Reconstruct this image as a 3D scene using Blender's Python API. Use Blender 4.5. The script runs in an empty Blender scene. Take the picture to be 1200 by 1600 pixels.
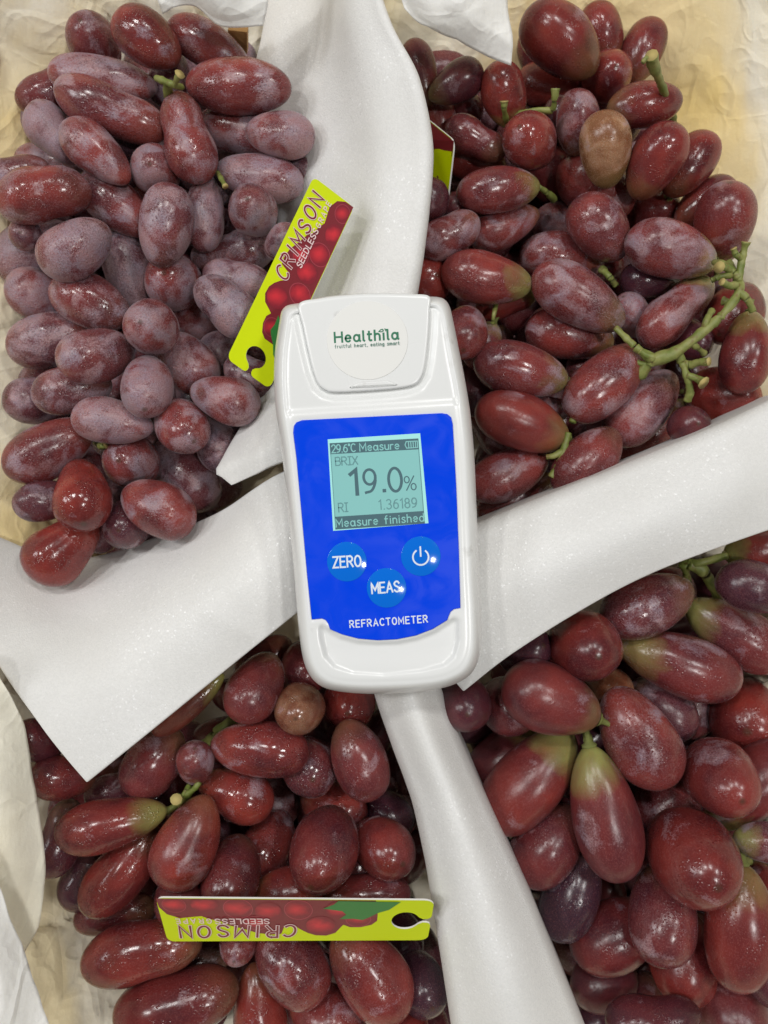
import bpy, bmesh, math, random
import numpy as np
from mathutils import Vector, Matrix, noise

# ------------------------------------------------------------------ camera, light, exposure
H, F = 0.36, 1250.0            # camera height over the box floor (m), focal length in photo pixels
scn = bpy.context.scene
C = scn.collection
cam_d = bpy.data.cameras.new('camera')
cam = bpy.data.objects.new('camera', cam_d); C.objects.link(cam)
cam.location = (0, 0, H)
cam_d.sensor_fit = 'VERTICAL'; cam_d.sensor_height = 24.0; cam_d.lens = 24.0 * F / 1600.0
cam_d.clip_start = 0.01; cam_d.clip_end = 50
cam_d.dof.use_dof = True; cam_d.dof.focus_distance = 0.25; cam_d.dof.aperture_fstop = 11
scn.camera = cam
w = bpy.data.worlds.new('World'); scn.world = w; w.use_nodes = True
w.node_tree.nodes['Background'].inputs[0].default_value = (1.0, 0.995, 0.98, 1)
w.node_tree.nodes['Background'].inputs[1].default_value = 0.13

def lamp(name, loc, target, sx, sy, power, col=(1, 0.985, 0.96)):
    d = bpy.data.lights.new(name, 'AREA'); d.shape = 'RECTANGLE'; d.size = sx; d.size_y = sy
    d.energy = power; d.color = col
    o = bpy.data.objects.new(name, d); C.objects.link(o); o.location = loc
    o.rotation_euler = (Vector(target) - Vector(loc)).to_track_quat('-Z', 'Y').to_euler()
    return o
for lx, ly in ((-0.90, 0.42), (-0.48, 0.86), (0.18, 0.90), (0.80, 0.48)):
    lamp('ceiling_lamp', (lx, ly, 1.7), (0, 0, 0), 0.12, 0.12, 5.3)
lamp('ceiling_lamp', (0.54, -0.24, 1.75), (0, 0, 0), 0.10, 0.10, 6.3)
lamp('side_fill_light', (-1.4, 0.35, 1.35), (0, 0, 0), 0.5, 0.4, 7, (0.97, 0.98, 1.0))  # added soft side light brightening the box walls, no known window
scn.view_settings.view_transform = 'Standard'; scn.view_settings.look = 'None'
scn.view_settings.exposure = 0.0; scn.view_settings.gamma = 1.0
scn.cycles.use_denoising = True
scn.cycles.max_bounces = 8

rng = random.Random(7)
def at(px, py, z):
    D = H - z
    return Vector(((px - 600.0) * D / F, (800.0 - py) * D / F, z))

# ------------------------------------------------------------------ helpers
def sm(x): 
    x = np.clip(x, 0.0, 1.0); return x * x * (3 - 2 * x)
def tag(o, label, cat, group=None, kind=None):
    o['label'] = label; o['category'] = cat
    if group: o['group'] = group
    if kind: o['kind'] = kind
    return o
def empty(name, loc, rz=0.0):
    o = bpy.data.objects.new(name, None); C.objects.link(o); o.location = loc
    o.rotation_euler = (0, 0, rz); o.empty_display_size = 0.01
    return o
def link_mesh(name, me, mat=None, parent=None):
    o = bpy.data.objects.new(name, me); C.objects.link(o)
    if mat is not None:
        for m_ in (mat if isinstance(mat, (list, tuple)) else [mat]): me.materials.append(m_)
    if parent is not None: o.parent = parent
    return o
def mesh(name, verts, faces, mat=None, parent=None, smooth=True, midx=None):
    me = bpy.data.meshes.new(name); me.from_pydata([tuple(v) for v in verts], [], faces)
    if midx: me.polygons.foreach_set('material_index', midx)
    if smooth: me.polygons.foreach_set('use_smooth', [True] * len(me.polygons))
    me.update()
    return link_mesh(name, me, mat, parent)
def catmull(pts, n, closed=False):
    P = np.array(pts, float); m = len(P)
    if closed: Q = np.vstack([P[-1], P, P[0], P[1]]); segs = m
    else: Q = np.vstack([2 * P[0] - P[1], P, 2 * P[-1] - P[-2]]); segs = m - 1
    out = []
    for i in range(segs):
        p0, p1, p2, p3 = Q[i], Q[i + 1], Q[i + 2], Q[i + 3]
        for t in np.linspace(0, 1, 16, endpoint=False):
            out.append(0.5 * ((2 * p1) + (-p0 + p2) * t + (2 * p0 - 5 * p1 + 4 * p2 - p3) * t * t + (-p0 + 3 * p1 - 3 * p2 + p3) * t ** 3))
    out.append(out[0] if closed else P[-1])
    out = np.array(out)
    d = np.r_[0, np.cumsum(np.linalg.norm(np.diff(out[:, :2], axis=0), axis=1))]
    s = np.linspace(0, d[-1], n, endpoint=not closed)
    return np.stack([np.interp(s, d, out[:, k]) for k in range(out.shape[1])], 1)

def sdist(P, poly_):
    P = np.asarray(P); V = np.array(poly_, float); W = np.roll(V, -1, 0)
    d = np.full(len(P), 1e9); ins = np.zeros(len(P), bool)
    for a, b_ in zip(V, W):
        e = b_ - a; t = np.clip(((P - a) @ e) / (e @ e), 0, 1); d = np.minimum(d, np.linalg.norm(P - a - t[:, None] * e, axis=1))
        c = ((a[1] > P[:, 1]) != (b_[1] > P[:, 1])); x = a[0] + (P[:, 1] - a[1]) / ((b_[1] - a[1]) or 1e-9) * e[0]; ins ^= c & (P[:, 0] < x)
    return np.where(ins, d, -d)
# ------------------------------------------------------------------ materials
def newmat(name):
    m = bpy.data.materials.new(name); m.use_nodes = True
    nt = m.node_tree; return m, nt, nt.nodes, nt.links, nt.nodes['Principled BSDF']
def N(nodes, t, **kw):
    n = nodes.new(t)
    for k, v in kw.items():
        if k.startswith('i_'): n.inputs[k[2:].replace('_', ' ')].default_value = v
        else: setattr(n, k, v)
    return n
def ramp(nodes, links, src, a, b, ca=(0, 0, 0, 1), cb=(1, 1, 1, 1)):
    r = nodes.new('ShaderNodeValToRGB'); r.color_ramp.elements[0].position = a; r.color_ramp.elements[1].position = b
    r.color_ramp.elements[0].color = ca; r.color_ramp.elements[1].color = cb
    links.new(src, r.inputs[0]); return r.outputs[0]
def mixc(nodes, links, fac, a, b, mode='MIX'):
    n = nodes.new('ShaderNodeMix'); n.data_type = 'RGBA'; n.blend_type = mode
    for s, v in ((n.inputs[0], fac), (n.inputs[6], a), (n.inputs[7], b)):
        if isinstance(v, (int, float, tuple)): s.default_value = v
        else: links.new(v, s)
    return n.outputs[2]
def mth(nodes, links, op, a, b=None, clamp=False):
    n = nodes.new('ShaderNodeMath'); n.operation = op; n.use_clamp = clamp
    for s, v in ((n.inputs[0], a), (n.inputs[1], b)):
        if v is None: continue
        if isinstance(v, (int, float)): s.default_value = v
        else: links.new(v, s)
    return n.outputs[0]
def plain(name, col, rough=0.4, spec=0.5, emit=0.0, coat=0.0):
    m, nt, nd, ln, b = newmat(name)
    b.inputs['Base Color'].default_value = (*col, 1); b.inputs['Roughness'].default_value = rough
    b.inputs['Specular IOR Level'].default_value = spec; b.inputs['Coat Weight'].default_value = coat
    if emit: b.inputs['Emission Color'].default_value = (*col, 1); b.inputs['Emission Strength'].default_value = emit
    return m

def grape_material():
    m, nt, nd, ln, b = newmat('grape_skin')
    tc = N(nd, 'ShaderNodeTexCoord'); oi = N(nd, 'ShaderNodeObjectInfo')
    mp = N(nd, 'ShaderNodeMapping'); mp.inputs['Scale'].default_value = (1.5, 1, 1)
    ln.new(tc.outputs['Object'], mp.inputs[0])
    off = N(nd, 'ShaderNodeVectorMath', operation='SCALE'); off.inputs[0].default_value = (37, 91, 53)
    ln.new(oi.outputs['Random'], off.inputs['Scale'])
    add = N(nd, 'ShaderNodeVectorMath', operation='ADD'); ln.new(mp.outputs[0], add.inputs[0]); ln.new(off.outputs[0], add.inputs[1])
    co = add.outputs[0]
    def attr(n):
        a = N(nd, 'ShaderNodeAttribute', attribute_type='OBJECT', attribute_name=n); return a.outputs['Fac']
    bloom, green, tan, wet, dark = attr('bloom'), attr('green'), attr('tan'), attr('wet'), attr('dark')
    def nz(scale, det=3, rough=0.55, dist=0.0):
        t = N(nd, 'ShaderNodeTexNoise'); t.inputs['Scale'].default_value = scale; t.inputs['Detail'].default_value = det
        t.inputs['Roughness'].default_value = rough; t.inputs['Distortion'].default_value = dist
        ln.new(co, t.inputs['Vector']); return t.outputs['Fac']
    big, mid, fine = nz(0.75, 3), nz(1.15, 3, 0.5, 0.5), nz(42, 2)
    grain = nz(22, 4, 0.7)
    red = mixc(nd, ln, ramp(nd, ln, big, 0.32, 0.68), (0.090, 0.0105, 0.0120, 1), (0.272, 0.0355, 0.0245, 1))
    red = mixc(nd, ln, dark, red, (0.040, 0.014, 0.027, 1))  # dusky skin tone, plus shade painted onto deep and lower grapes
    # darker / paler mottling of the skin
    red = mixc(nd, ln, mth(nd, ln, 'MULTIPLY', ramp(nd, ln, grain, 0.52, 0.72), 0.28), red, (0.40, 0.13, 0.11, 1))
    red = mixc(nd, ln, tan, red, mixc(nd, ln, ramp(nd, ln, mth(nd, ln, 'ADD', mid, mth(nd, ln, 'MULTIPLY', mth(nd, ln, 'SUBTRACT', grain, 0.5), 0.4)), 0.40, 0.62), (0.21, 0.085, 0.030, 1), (0.44, 0.25, 0.135, 1)))
    # green stem end: local -X is the stem end
    sep = N(nd, 'ShaderNodeSeparateXYZ'); ln.new(tc.outputs['Object'], sep.inputs[0])
    gx = mth(nd, ln, 'ADD', sep.outputs[0], mth(nd, ln, 'MULTIPLY', mth(nd, ln, 'SUBTRACT', mid, 0.5), 0.9))
    g1 = ramp(nd, ln, mth(nd, ln, 'MULTIPLY_ADD', gx, -1.0), 0.30, 0.95) if False else ramp(nd, ln, mth(nd, ln, 'MULTIPLY', gx, -1.0), 0.36, 1.05)
    gf = mth(nd, ln, 'MULTIPLY', g1, green, True)
    col = mixc(nd, ln, gf, red, (0.30, 0.30, 0.085, 1))
    # waxy bloom, rubbed off in patches
    th = mth(nd, ln, 'SUBTRACT', 0.74, mth(nd, ln, 'MULTIPLY', bloom, 0.46))
    patch = mth(nd, ln, 'MULTIPLY', mth(nd, ln, 'SUBTRACT', mth(nd, ln, 'ADD', mid, mth(nd, ln, 'MULTIPLY', mth(nd, ln, 'SUBTRACT', grain, 0.5), 0.24)), th), 5.5, True)
    gr = ramp(nd, ln, grain, 0.36, 0.60)
    gr = mth(nd, ln, 'ADD', mth(nd, ln, 'MULTIPLY', gr, 0.55), 0.36)
    bl = mth(nd, ln, 'MULTIPLY', patch, gr)
    veil = mth(nd, ln, 'MULTIPLY', mth(nd, ln, 'MULTIPLY', mth(nd, ln, 'MULTIPLY', bloom, bloom), 0.55), ramp(nd, ln, grain, 0.40, 0.62))
    bl = mth(nd, ln, 'MAXIMUM', bl, veil)
    bl = mth(nd, ln, 'MULTIPLY', bl, 0.92, True)
    bcol = mixc(nd, ln, ramp(nd, ln, nz(1.1, 2), 0.35, 0.65), (0.43, 0.28, 0.295, 1), (0.345, 0.285, 0.345, 1))
    col = mixc(nd, ln, bl, col, bcol)
    v2 = N(nd, 'ShaderNodeTexVoronoi'); v2.inputs['Scale'].default_value = 26; ln.new(co, v2.inputs['Vector'])
    fl = ramp(nd, ln, v2.outputs['Distance'], 0.10, 0.22, (1, 1, 1, 1), (0, 0, 0, 1))
    col = mixc(nd, ln, mth(nd, ln, 'MULTIPLY', fl, 0.14), col, (0.55, 0.36, 0.33, 1))
    # tiny dark scar at the tip
    tip = ramp(nd, ln, sep.outputs[0], 0.9935, 0.9975)
    col = mixc(nd, ln, mth(nd, ln, 'MULTIPLY', tip, 0.8), col, (0.07, 0.035, 0.02, 1))
    ln.new(col, b.inputs['Base Color'])
    ro = mth(nd, ln, 'ADD', mth(nd, ln, 'MULTIPLY', bl, 0.42), mth(nd, ln, 'SUBTRACT', 0.30, mth(nd, ln, 'MULTIPLY', wet, 0.17)))
    ln.new(ro, b.inputs['Roughness'])
    b.inputs['Specular IOR Level'].default_value = 0.5
    b.inputs['Subsurface Weight'].default_value = 0.28
    b.inputs['Subsurface Radius'].default_value = (1.0, 0.22, 0.14)
    b.inputs['Subsurface Scale'].default_value = 0.0035
    ln.new(mth(nd, ln, 'ADD', mth(nd, ln, 'MULTIPLY', bl, 0.26), 0.01), b.inputs['Sheen Weight']); b.inputs['Sheen Roughness'].default_value = 0.35; b.inputs['Sheen Tint'].default_value = (0.95, 0.85, 0.9, 1)
    # water film and droplets: bumps that break the highlights up
    vo = N(nd, 'ShaderNodeTexVoronoi', feature='SMOOTH_F1'); vo.inputs['Scale'].default_value = 12; vo.inputs['Smoothness'].default_value = 0.3
    ln.new(co, vo.inputs['Vector'])
    drop = ramp(nd, ln, vo.outputs['Distance'], 0.10, 0.42, (1, 1, 1, 1), (0, 0, 0, 1))
    wm = mth(nd, ln, 'MULTIPLY', ramp(nd, ln, nz(1.9, 2), 0.45, 0.58), wet)
    hgt = mth(nd, ln, 'MULTIPLY', drop, wm)
    hgt = mth(nd, ln, 'ADD', hgt, mth(nd, ln, 'MULTIPLY', fine, 0.035))
    hgt = mth(nd, ln, 'ADD', hgt, mth(nd, ln, 'MULTIPLY', nz(3.0, 2), 0.28))
    bp = N(nd, 'ShaderNodeBump'); bp.inputs['Strength'].default_value = 0.6; bp.inputs['Distance'].default_value = 0.0005
    ln.new(hgt, bp.inputs['Height']); ln.new(bp.outputs[0], b.inputs['Normal'])
    return m

def foam_material():
    m, nt, nd, ln, b = newmat('white_foam')
    tc = N(nd, 'ShaderNodeTexCoord')
    vo = N(nd, 'ShaderNodeTexVoronoi'); vo.inputs['Scale'].default_value = 1900
    ln.new(tc.outputs['Object'], vo.inputs['Vector'])
    n2 = N(nd, 'ShaderNodeTexNoise'); n2.inputs['Scale'].default_value = 22; n2.inputs['Detail'].default_value = 4
    ln.new(tc.outputs['Object'], n2.inputs['Vector'])
    n3 = N(nd, 'ShaderNodeTexNoise'); n3.inputs['Scale'].default_value = 420; n3.inputs['Detail'].default_value = 3
    ln.new(tc.outputs['Object'], n3.inputs['Vector'])
    c = mixc(nd, ln, ramp(nd, ln, n2.outputs['Fac'], 0.35, 0.65), (0.75, 0.745, 0.725, 1), (0.80, 0.798, 0.785, 1))
    sp = N(nd, 'ShaderNodeSeparateColor'); ln.new(vo.outputs['Color'], sp.inputs[0])
    c = mixc(nd, ln, mth(nd, ln, 'MULTIPLY', sp.outputs[0], 0.23), c, (0.56, 0.56, 0.54, 1))
    c = mixc(nd, ln, mth(nd, ln, 'MULTIPLY', mth(nd, ln, 'MULTIPLY', ramp(nd, ln, sp.outputs[1], 0.965, 0.98), ramp(nd, ln, n2.outputs['Fac'], 0.40, 0.62)), 0.95), c, (0.97, 0.97, 0.97, 1))  # scattered cells painted near white as sparkle glints
    ln.new(c, b.inputs['Base Color'])
    ro = mth(nd, ln, 'SUBTRACT', 0.55, mth(nd, ln, 'MULTIPLY', mth(nd, ln, 'MULTIPLY', ramp(nd, ln, sp.outputs[1], 0.88, 0.92), ramp(nd, ln, n2.outputs['Fac'], 0.38, 0.60)), 0.42))
    ln.new(ro, b.inputs['Roughness']); b.inputs['Specular IOR Level'].default_value = 0.5
    hh = mth(nd, ln, 'ADD', mth(nd, ln, 'MULTIPLY', vo.outputs['Distance'], -1.0), mth(nd, ln, 'MULTIPLY', n3.outputs['Fac'], 0.12))
    bp = N(nd, 'ShaderNodeBump'); bp.inputs['Strength'].default_value = 0.22; bp.inputs['Distance'].default_value = 0.00035
    ln.new(hh, bp.inputs['Height']); ln.new(bp.outputs[0], b.inputs['Normal'])
    b.inputs['Subsurface Weight'].default_value = 0.12; b.inputs['Subsurface Radius'].default_value = (1, 1, 0.95)
    b.inputs['Subsurface Scale'].default_value = 0.003
    return m

def paper_material(name, base, stain_amt, fibre=True, trans=0.0):
    m, nt, nd, ln, b = newmat(name)
    tc = N(nd, 'ShaderNodeTexCoord'); P = tc.outputs['Object']
    n1 = N(nd, 'ShaderNodeTexNoise'); n1.inputs['Scale'].default_value = 13; n1.inputs['Detail'].default_value = 5; n1.inputs['Distortion'].default_value = 1.2
    mp = N(nd, 'ShaderNodeMapping'); mp.inputs['Scale'].default_value = (1, 0.55, 0.8); ln.new(P, mp.inputs[0]); ln.new(mp.outputs[0], n1.inputs['Vector'])
    n2 = N(nd, 'ShaderNodeTexNoise'); n2.inputs['Scale'].default_value = 700; n2.inputs['Detail'].default_value = 3; ln.new(P, n2.inputs['Vector'])
    mp2 = N(nd, 'ShaderNodeMapping'); mp2.inputs['Scale'].default_value = (1, 0.12, 0.3); mp2.inputs['Rotation'].default_value = (0.3, 0.2, 0.6)
    ln.new(P, mp2.inputs[0])
    n3 = N(nd, 'ShaderNodeTexNoise'); n3.inputs['Scale'].default_value = 900; n3.inputs['Detail'].default_value = 4; ln.new(mp2.outputs[0], n3.inputs['Vector'])
    c = mixc(nd, ln, mth(nd, ln, 'MULTIPLY', ramp(nd, ln, n2.outputs['Fac'], 0.35, 0.7), 0.18), (*base, 1), tuple(x * 0.85 for x in base) + (1,))
    if stain_amt:
        st = ramp(nd, ln, n1.outputs['Fac'], 0.50, 0.66)
        c = mixc(nd, ln, mth(nd, ln, 'MULTIPLY', st, stain_amt), c, (0.88, 0.66, 0.20, 1))
        # two larger soaked patches at the far end of the box
        for (cx, cy, rx) in ((0.085, 0.185, 0.034), (-0.140, 0.150, 0.026), (0.125, 0.135, 0.022), (-0.139, -0.01, 0.03)):
            vm = N(nd, 'ShaderNodeVectorMath', operation='SUBTRACT'); ln.new(P, vm.inputs[0]); vm.inputs[1].default_value = (cx, cy, 0.04)
            le = N(nd, 'ShaderNodeVectorMath', operation='LENGTH'); ln.new(vm.outputs[0], le.inputs[0])
            d = mth(nd, ln, 'ADD', mth(nd, ln, 'DIVIDE', le.outputs['Value'], rx * 1.8), mth(nd, ln, 'MULTIPLY', mth(nd, ln, 'SUBTRACT', n1.outputs['Fac'], 0.5), 3.4))
            f = ramp(nd, ln, d, 0.45, 0.95, (1, 1, 1, 1), (0, 0, 0, 1))
            c = mixc(nd, ln, mth(nd, ln, 'MULTIPLY', f, 0.55), c, (0.88, 0.63, 0.17, 1))
    ln.new(c, b.inputs['Base Color']); b.inputs['Roughness'].default_value = 0.75; b.inputs['Specular IOR Level'].default_value = 0.25
    if trans: b.inputs['Transmission Weight'].default_value = 0.0
    bp = N(nd, 'ShaderNodeBump'); bp.inputs['Strength'].default_value = 0.22; bp.inputs['Distance'].default_value = 0.0004
    hs = mth(nd, ln, 'MULTIPLY', mth(nd, ln, 'ADD', n3.outputs['Fac'], n2.outputs['Fac']), 0.5)
    for sc_, am, th_, mpv in ((16, 3.0, 0.05, (1, 0.35, 0.8)), (30, 1.8, 0.06, (1, 0.7, 1.2)), (70, 0.8, 0.08, (1, 1, 1))):
        mq = N(nd, 'ShaderNodeMapping'); mq.inputs['Scale'].default_value = mpv; mq.inputs['Location'].default_value = (sc_ * .013, .2, .4); ln.new(P, mq.inputs[0])
        nq = N(nd, 'ShaderNodeTexNoise'); nq.inputs['Scale'].default_value = sc_; nq.inputs['Detail'].default_value = 1.5; nq.inputs['Distortion'].default_value = 0.6; ln.new(mq.outputs[0], nq.inputs['Vector'])
        rd = ramp(nd, ln, mth(nd, ln, 'ABSOLUTE', mth(nd, ln, 'SUBTRACT', nq.outputs['Fac'], 0.5)), 0.0, th_, (1, 1, 1, 1), (0, 0, 0, 1))
        hs = mth(nd, ln, 'ADD', hs, mth(nd, ln, 'MULTIPLY', rd, am))
    bp.inputs['Strength'].default_value = 0.55
    ln.new(hs, bp.inputs['Height']); ln.new(bp.outputs[0], b.inputs['Normal'])
    b.inputs['Subsurface Weight'].default_value = 0.10; b.inputs['Subsurface Radius'].default_value = (1, 0.9, 0.7); b.inputs['Subsurface Scale'].default_value = 0.003
    return m

def stem_material():
    m, nt, nd, ln, b = newmat('grape_stem')
    tc = N(nd, 'ShaderNodeTexCoord'); n1 = N(nd, 'ShaderNodeTexNoise'); n1.inputs['Scale'].default_value = 180; n1.inputs['Detail'].default_value = 5
    ln.new(tc.outputs['Object'], n1.inputs['Vector'])
    c = mixc(nd, ln, ramp(nd, ln, n1.outputs['Fac'], 0.35, 0.7), (0.13, 0.17, 0.028, 1), (0.29, 0.29, 0.09, 1))
    n2 = N(nd, 'ShaderNodeTexNoise'); n2.inputs['Scale'].default_value = 520; ln.new(tc.outputs['Object'], n2.inputs['Vector'])
    c = mixc(nd, ln, mth(nd, ln, 'MULTIPLY', ramp(nd, ln, n2.outputs['Fac'], 0.58, 0.7), 0.6), c, (0.16, 0.09, 0.03, 1))
    ln.new(c, b.inputs['Base Color']); b.inputs['Roughness'].default_value = 0.5
    bp = N(nd, 'ShaderNodeBump'); bp.inputs['Strength'].default_value = 0.6; bp.inputs['Distance'].default_value = 0.0006
    ln.new(n1.outputs['Fac'], bp.inputs['Height']); ln.new(bp.outputs[0], b.inputs['Normal'])
    return m

def shell_material():
    m, nt, nd, ln, b = newmat('white_plastic')
    tc = N(nd, 'ShaderNodeTexCoord')
    n1 = N(nd, 'ShaderNodeTexNoise'); n1.inputs['Scale'].default_value = 140; n1.inputs['Detail'].default_value = 6; ln.new(tc.outputs['Object'], n1.inputs['Vector'])
    n2 = N(nd, 'ShaderNodeTexNoise'); n2.inputs['Scale'].default_value = 30; n2.inputs['Detail'].default_value = 2; ln.new(tc.outputs['Object'], n2.inputs['Vector'])
    f = mth(nd, ln, 'MULTIPLY', ramp(nd, ln, n1.outputs['Fac'], 0.66, 0.74), ramp(nd, ln, n2.outputs['Fac'], 0.5, 0.62))
    c = mixc(nd, ln, mth(nd, ln, 'MULTIPLY', f, 0.45), (0.79, 0.80, 0.79, 1), (0.46, 0.45, 0.42, 1))
    ln.new(c, b.inputs['Base Color'])
    ln.new(mth(nd, ln, 'ADD', mth(nd, ln, 'MULTIPLY', n2.outputs['Fac'], 0.16), 0.17), b.inputs['Roughness'])
    b.inputs['Subsurface Weight'].default_value = 0.1; b.inputs['Subsurface Radius'].default_value = (1, 1, 1); b.inputs['Subsurface Scale'].default_value = 0.001
    return m

M_GRAPE = grape_material(); M_FOAM = foam_material(); M_STEM = stem_material(); M_SHELL = shell_material()
M_LINER = paper_material('stained_paper', (0.93, 0.87, 0.72), 0.38)
M_TISSUE = paper_material('white_tissue', (0.90, 0.89, 0.85), 0.0)
M_CREAM = paper_material('cream_tissue', (0.90, 0.86, 0.72), 0.12)
M_CARD = paper_material('brown_card', (0.36, 0.20, 0.075), 0.0)
M_CUT = plain('cut_stem', (0.46, 0.36, 0.13), 0.8)
M_YEL = plain('tag_yellow', (0.60, 0.72, 0.0), 0.35, 0.25)
M_EDGE = plain('tag_edge', (0.8, 0.78, 0.74), 0.5)
M_BLUE = plain('panel_blue', (0.0, 0.056, 0.80), 0.2, 0.25)
def smudge(mat, lo, hi):
    nt = mat.node_tree; nd, ln = nt.nodes, nt.links; b = nd['Principled BSDF']; tc = N(nd, 'ShaderNodeTexCoord')
    n1 = N(nd, 'ShaderNodeTexNoise'); n1.inputs['Scale'].default_value = 75; n1.inputs['Detail'].default_value = 6; n1.inputs['Distortion'].default_value = 1.5
    ln.new(tc.outputs['Object'], n1.inputs['Vector'])
    r = N(nd, 'ShaderNodeMapRange'); r.inputs[1].default_value = .35; r.inputs[2].default_value = .7; r.inputs[3].default_value = lo; r.inputs[4].default_value = hi
    ln.new(n1.outputs['Fac'], r.inputs[0]); ln.new(r.outputs[0], b.inputs['Roughness'])
smudge(M_BLUE, .14, .42)
M_BTN = plain('button_blue', (0.0, 0.155, 0.72), 0.1, 0.5)
M_INK = plain('pale_ink', (0.72, 0.80, 0.90), 0.4)
M_LCD = plain('lcd_glass', (0.22, 0.49, 0.475), 0.3, 0.3, 0.16)
M_LCDRIM = plain('lcd_rim', (0.36, 0.74, 0.72), 0.3, 0.3, 0.12)
M_SEG = plain('lcd_dark', (0.065, 0.135, 0.16), 0.35, 0.3, 0.1)
M_SEG2 = plain('lcd_grey', (0.12, 0.27, 0.28), 0.35, 0.3, 0.1)
M_STICK = plain('sticker_paper', (0.80, 0.80, 0.77), 0.55, 0.3)
M_GINK = plain('green_ink', (0.006, 0.16, 0.075), 0.5)
M_MAROON = plain('print_maroon', (0.19, 0.012, 0.02), 0.3)
M_PINK = plain('print_pink', (0.80, 0.58, 0.58), 0.3)
M_RIM = plain('print_rim', (.38, .05, .07), .3)
M_LEAF = plain('print_leaf', (0.03, 0.20, 0.035), 0.3)
def berry_mat():
    m, nt, nd, ln, b = newmat('print_berry')
    tc = N(nd, 'ShaderNodeTexCoord'); oi = N(nd, 'ShaderNodeObjectInfo')
    sb = N(nd, 'ShaderNodeVectorMath', operation='SUBTRACT'); ln.new(tc.outputs['Generated'], sb.inputs[0]); sb.inputs[1].default_value = (0.45, 0.6, 0.5)
    le = N(nd, 'ShaderNodeVectorMath', operation='LENGTH'); ln.new(sb.outputs[0], le.inputs[0])
    n1 = N(nd, 'ShaderNodeTexNoise'); n1.inputs['Scale'].default_value = 160; n1.inputs['Detail'].default_value = 3; n1.inputs['Distortion'].default_value = 1.0
    ln.new(tc.outputs['Object'], n1.inputs['Vector'])
    d = mth(nd, ln, 'ADD', le.outputs['Value'], mth(nd, ln, 'MULTIPLY', mth(nd, ln, 'SUBTRACT', n1.outputs['Fac'], .5), .6))
    c = mixc(nd, ln, ramp(nd, ln, d, 0.1, 0.55), (0.58, 0.022, 0.035, 1), (0.21, 0.008, 0.02, 1))
    ln.new(c, b.inputs['Base Color']); b.inputs['Roughness'].default_value = 0.3
    return m
M_BERRY = berry_mat()

# ------------------------------------------------------------------ carton, liner
BX, BT, BB, WH = 0.149, 0.192, -0.215, 0.125
def build_carton():
    root = empty('carton', (0, 0, 0)); tag(root, 'brown cardboard carton around the paper lining', 'box')
    t = 0.004; x, yt, yb = BX + 0.096, BT + 0.096, BB - 0.096
    def board(name, x0, x1, y0, y1, z0, z1):
        v = [(a, b_, c) for c in (z0, z1) for a, b_ in ((x0, y0), (x1, y0), (x1, y1), (x0, y1))]
        f = [(3, 2, 1, 0), (4, 5, 6, 7), (0, 1, 5, 4), (1, 2, 6, 5), (2, 3, 7, 6), (3, 0, 4, 7)]
        return mesh(name, v, f, M_CARD, root, False)
    board('carton_floor', -x, x, yb, yt, -0.008, -0.004)
    board('side_board', -x - t, -x, yb - t, yt + t, -0.008, WH); board('side_board', x, x + t, yb - t, yt + t, -0.008, WH)
    board('end_board', -x, x, yt, yt + t, -0.008, WH); board('end_board', -x, x, yb - t, yb, -0.008, WH)
    # a torn corner of board that shows behind the upper left bunch
    p = [at(356, 47, 0.066), at(386, 50, 0.066), at(386, 84, 0.056), at(358, 84, 0.056)]
    mesh('torn_tab', list(p) + [q + Vector((0, 0.004, -0.003)) for q in p], [(3, 2, 1, 0), (4, 5, 6, 7), (0, 1, 5, 4), (1, 2, 6, 5), (2, 3, 7, 6), (3, 0, 4, 7)], M_CARD, root, False)
build_carton()

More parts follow.
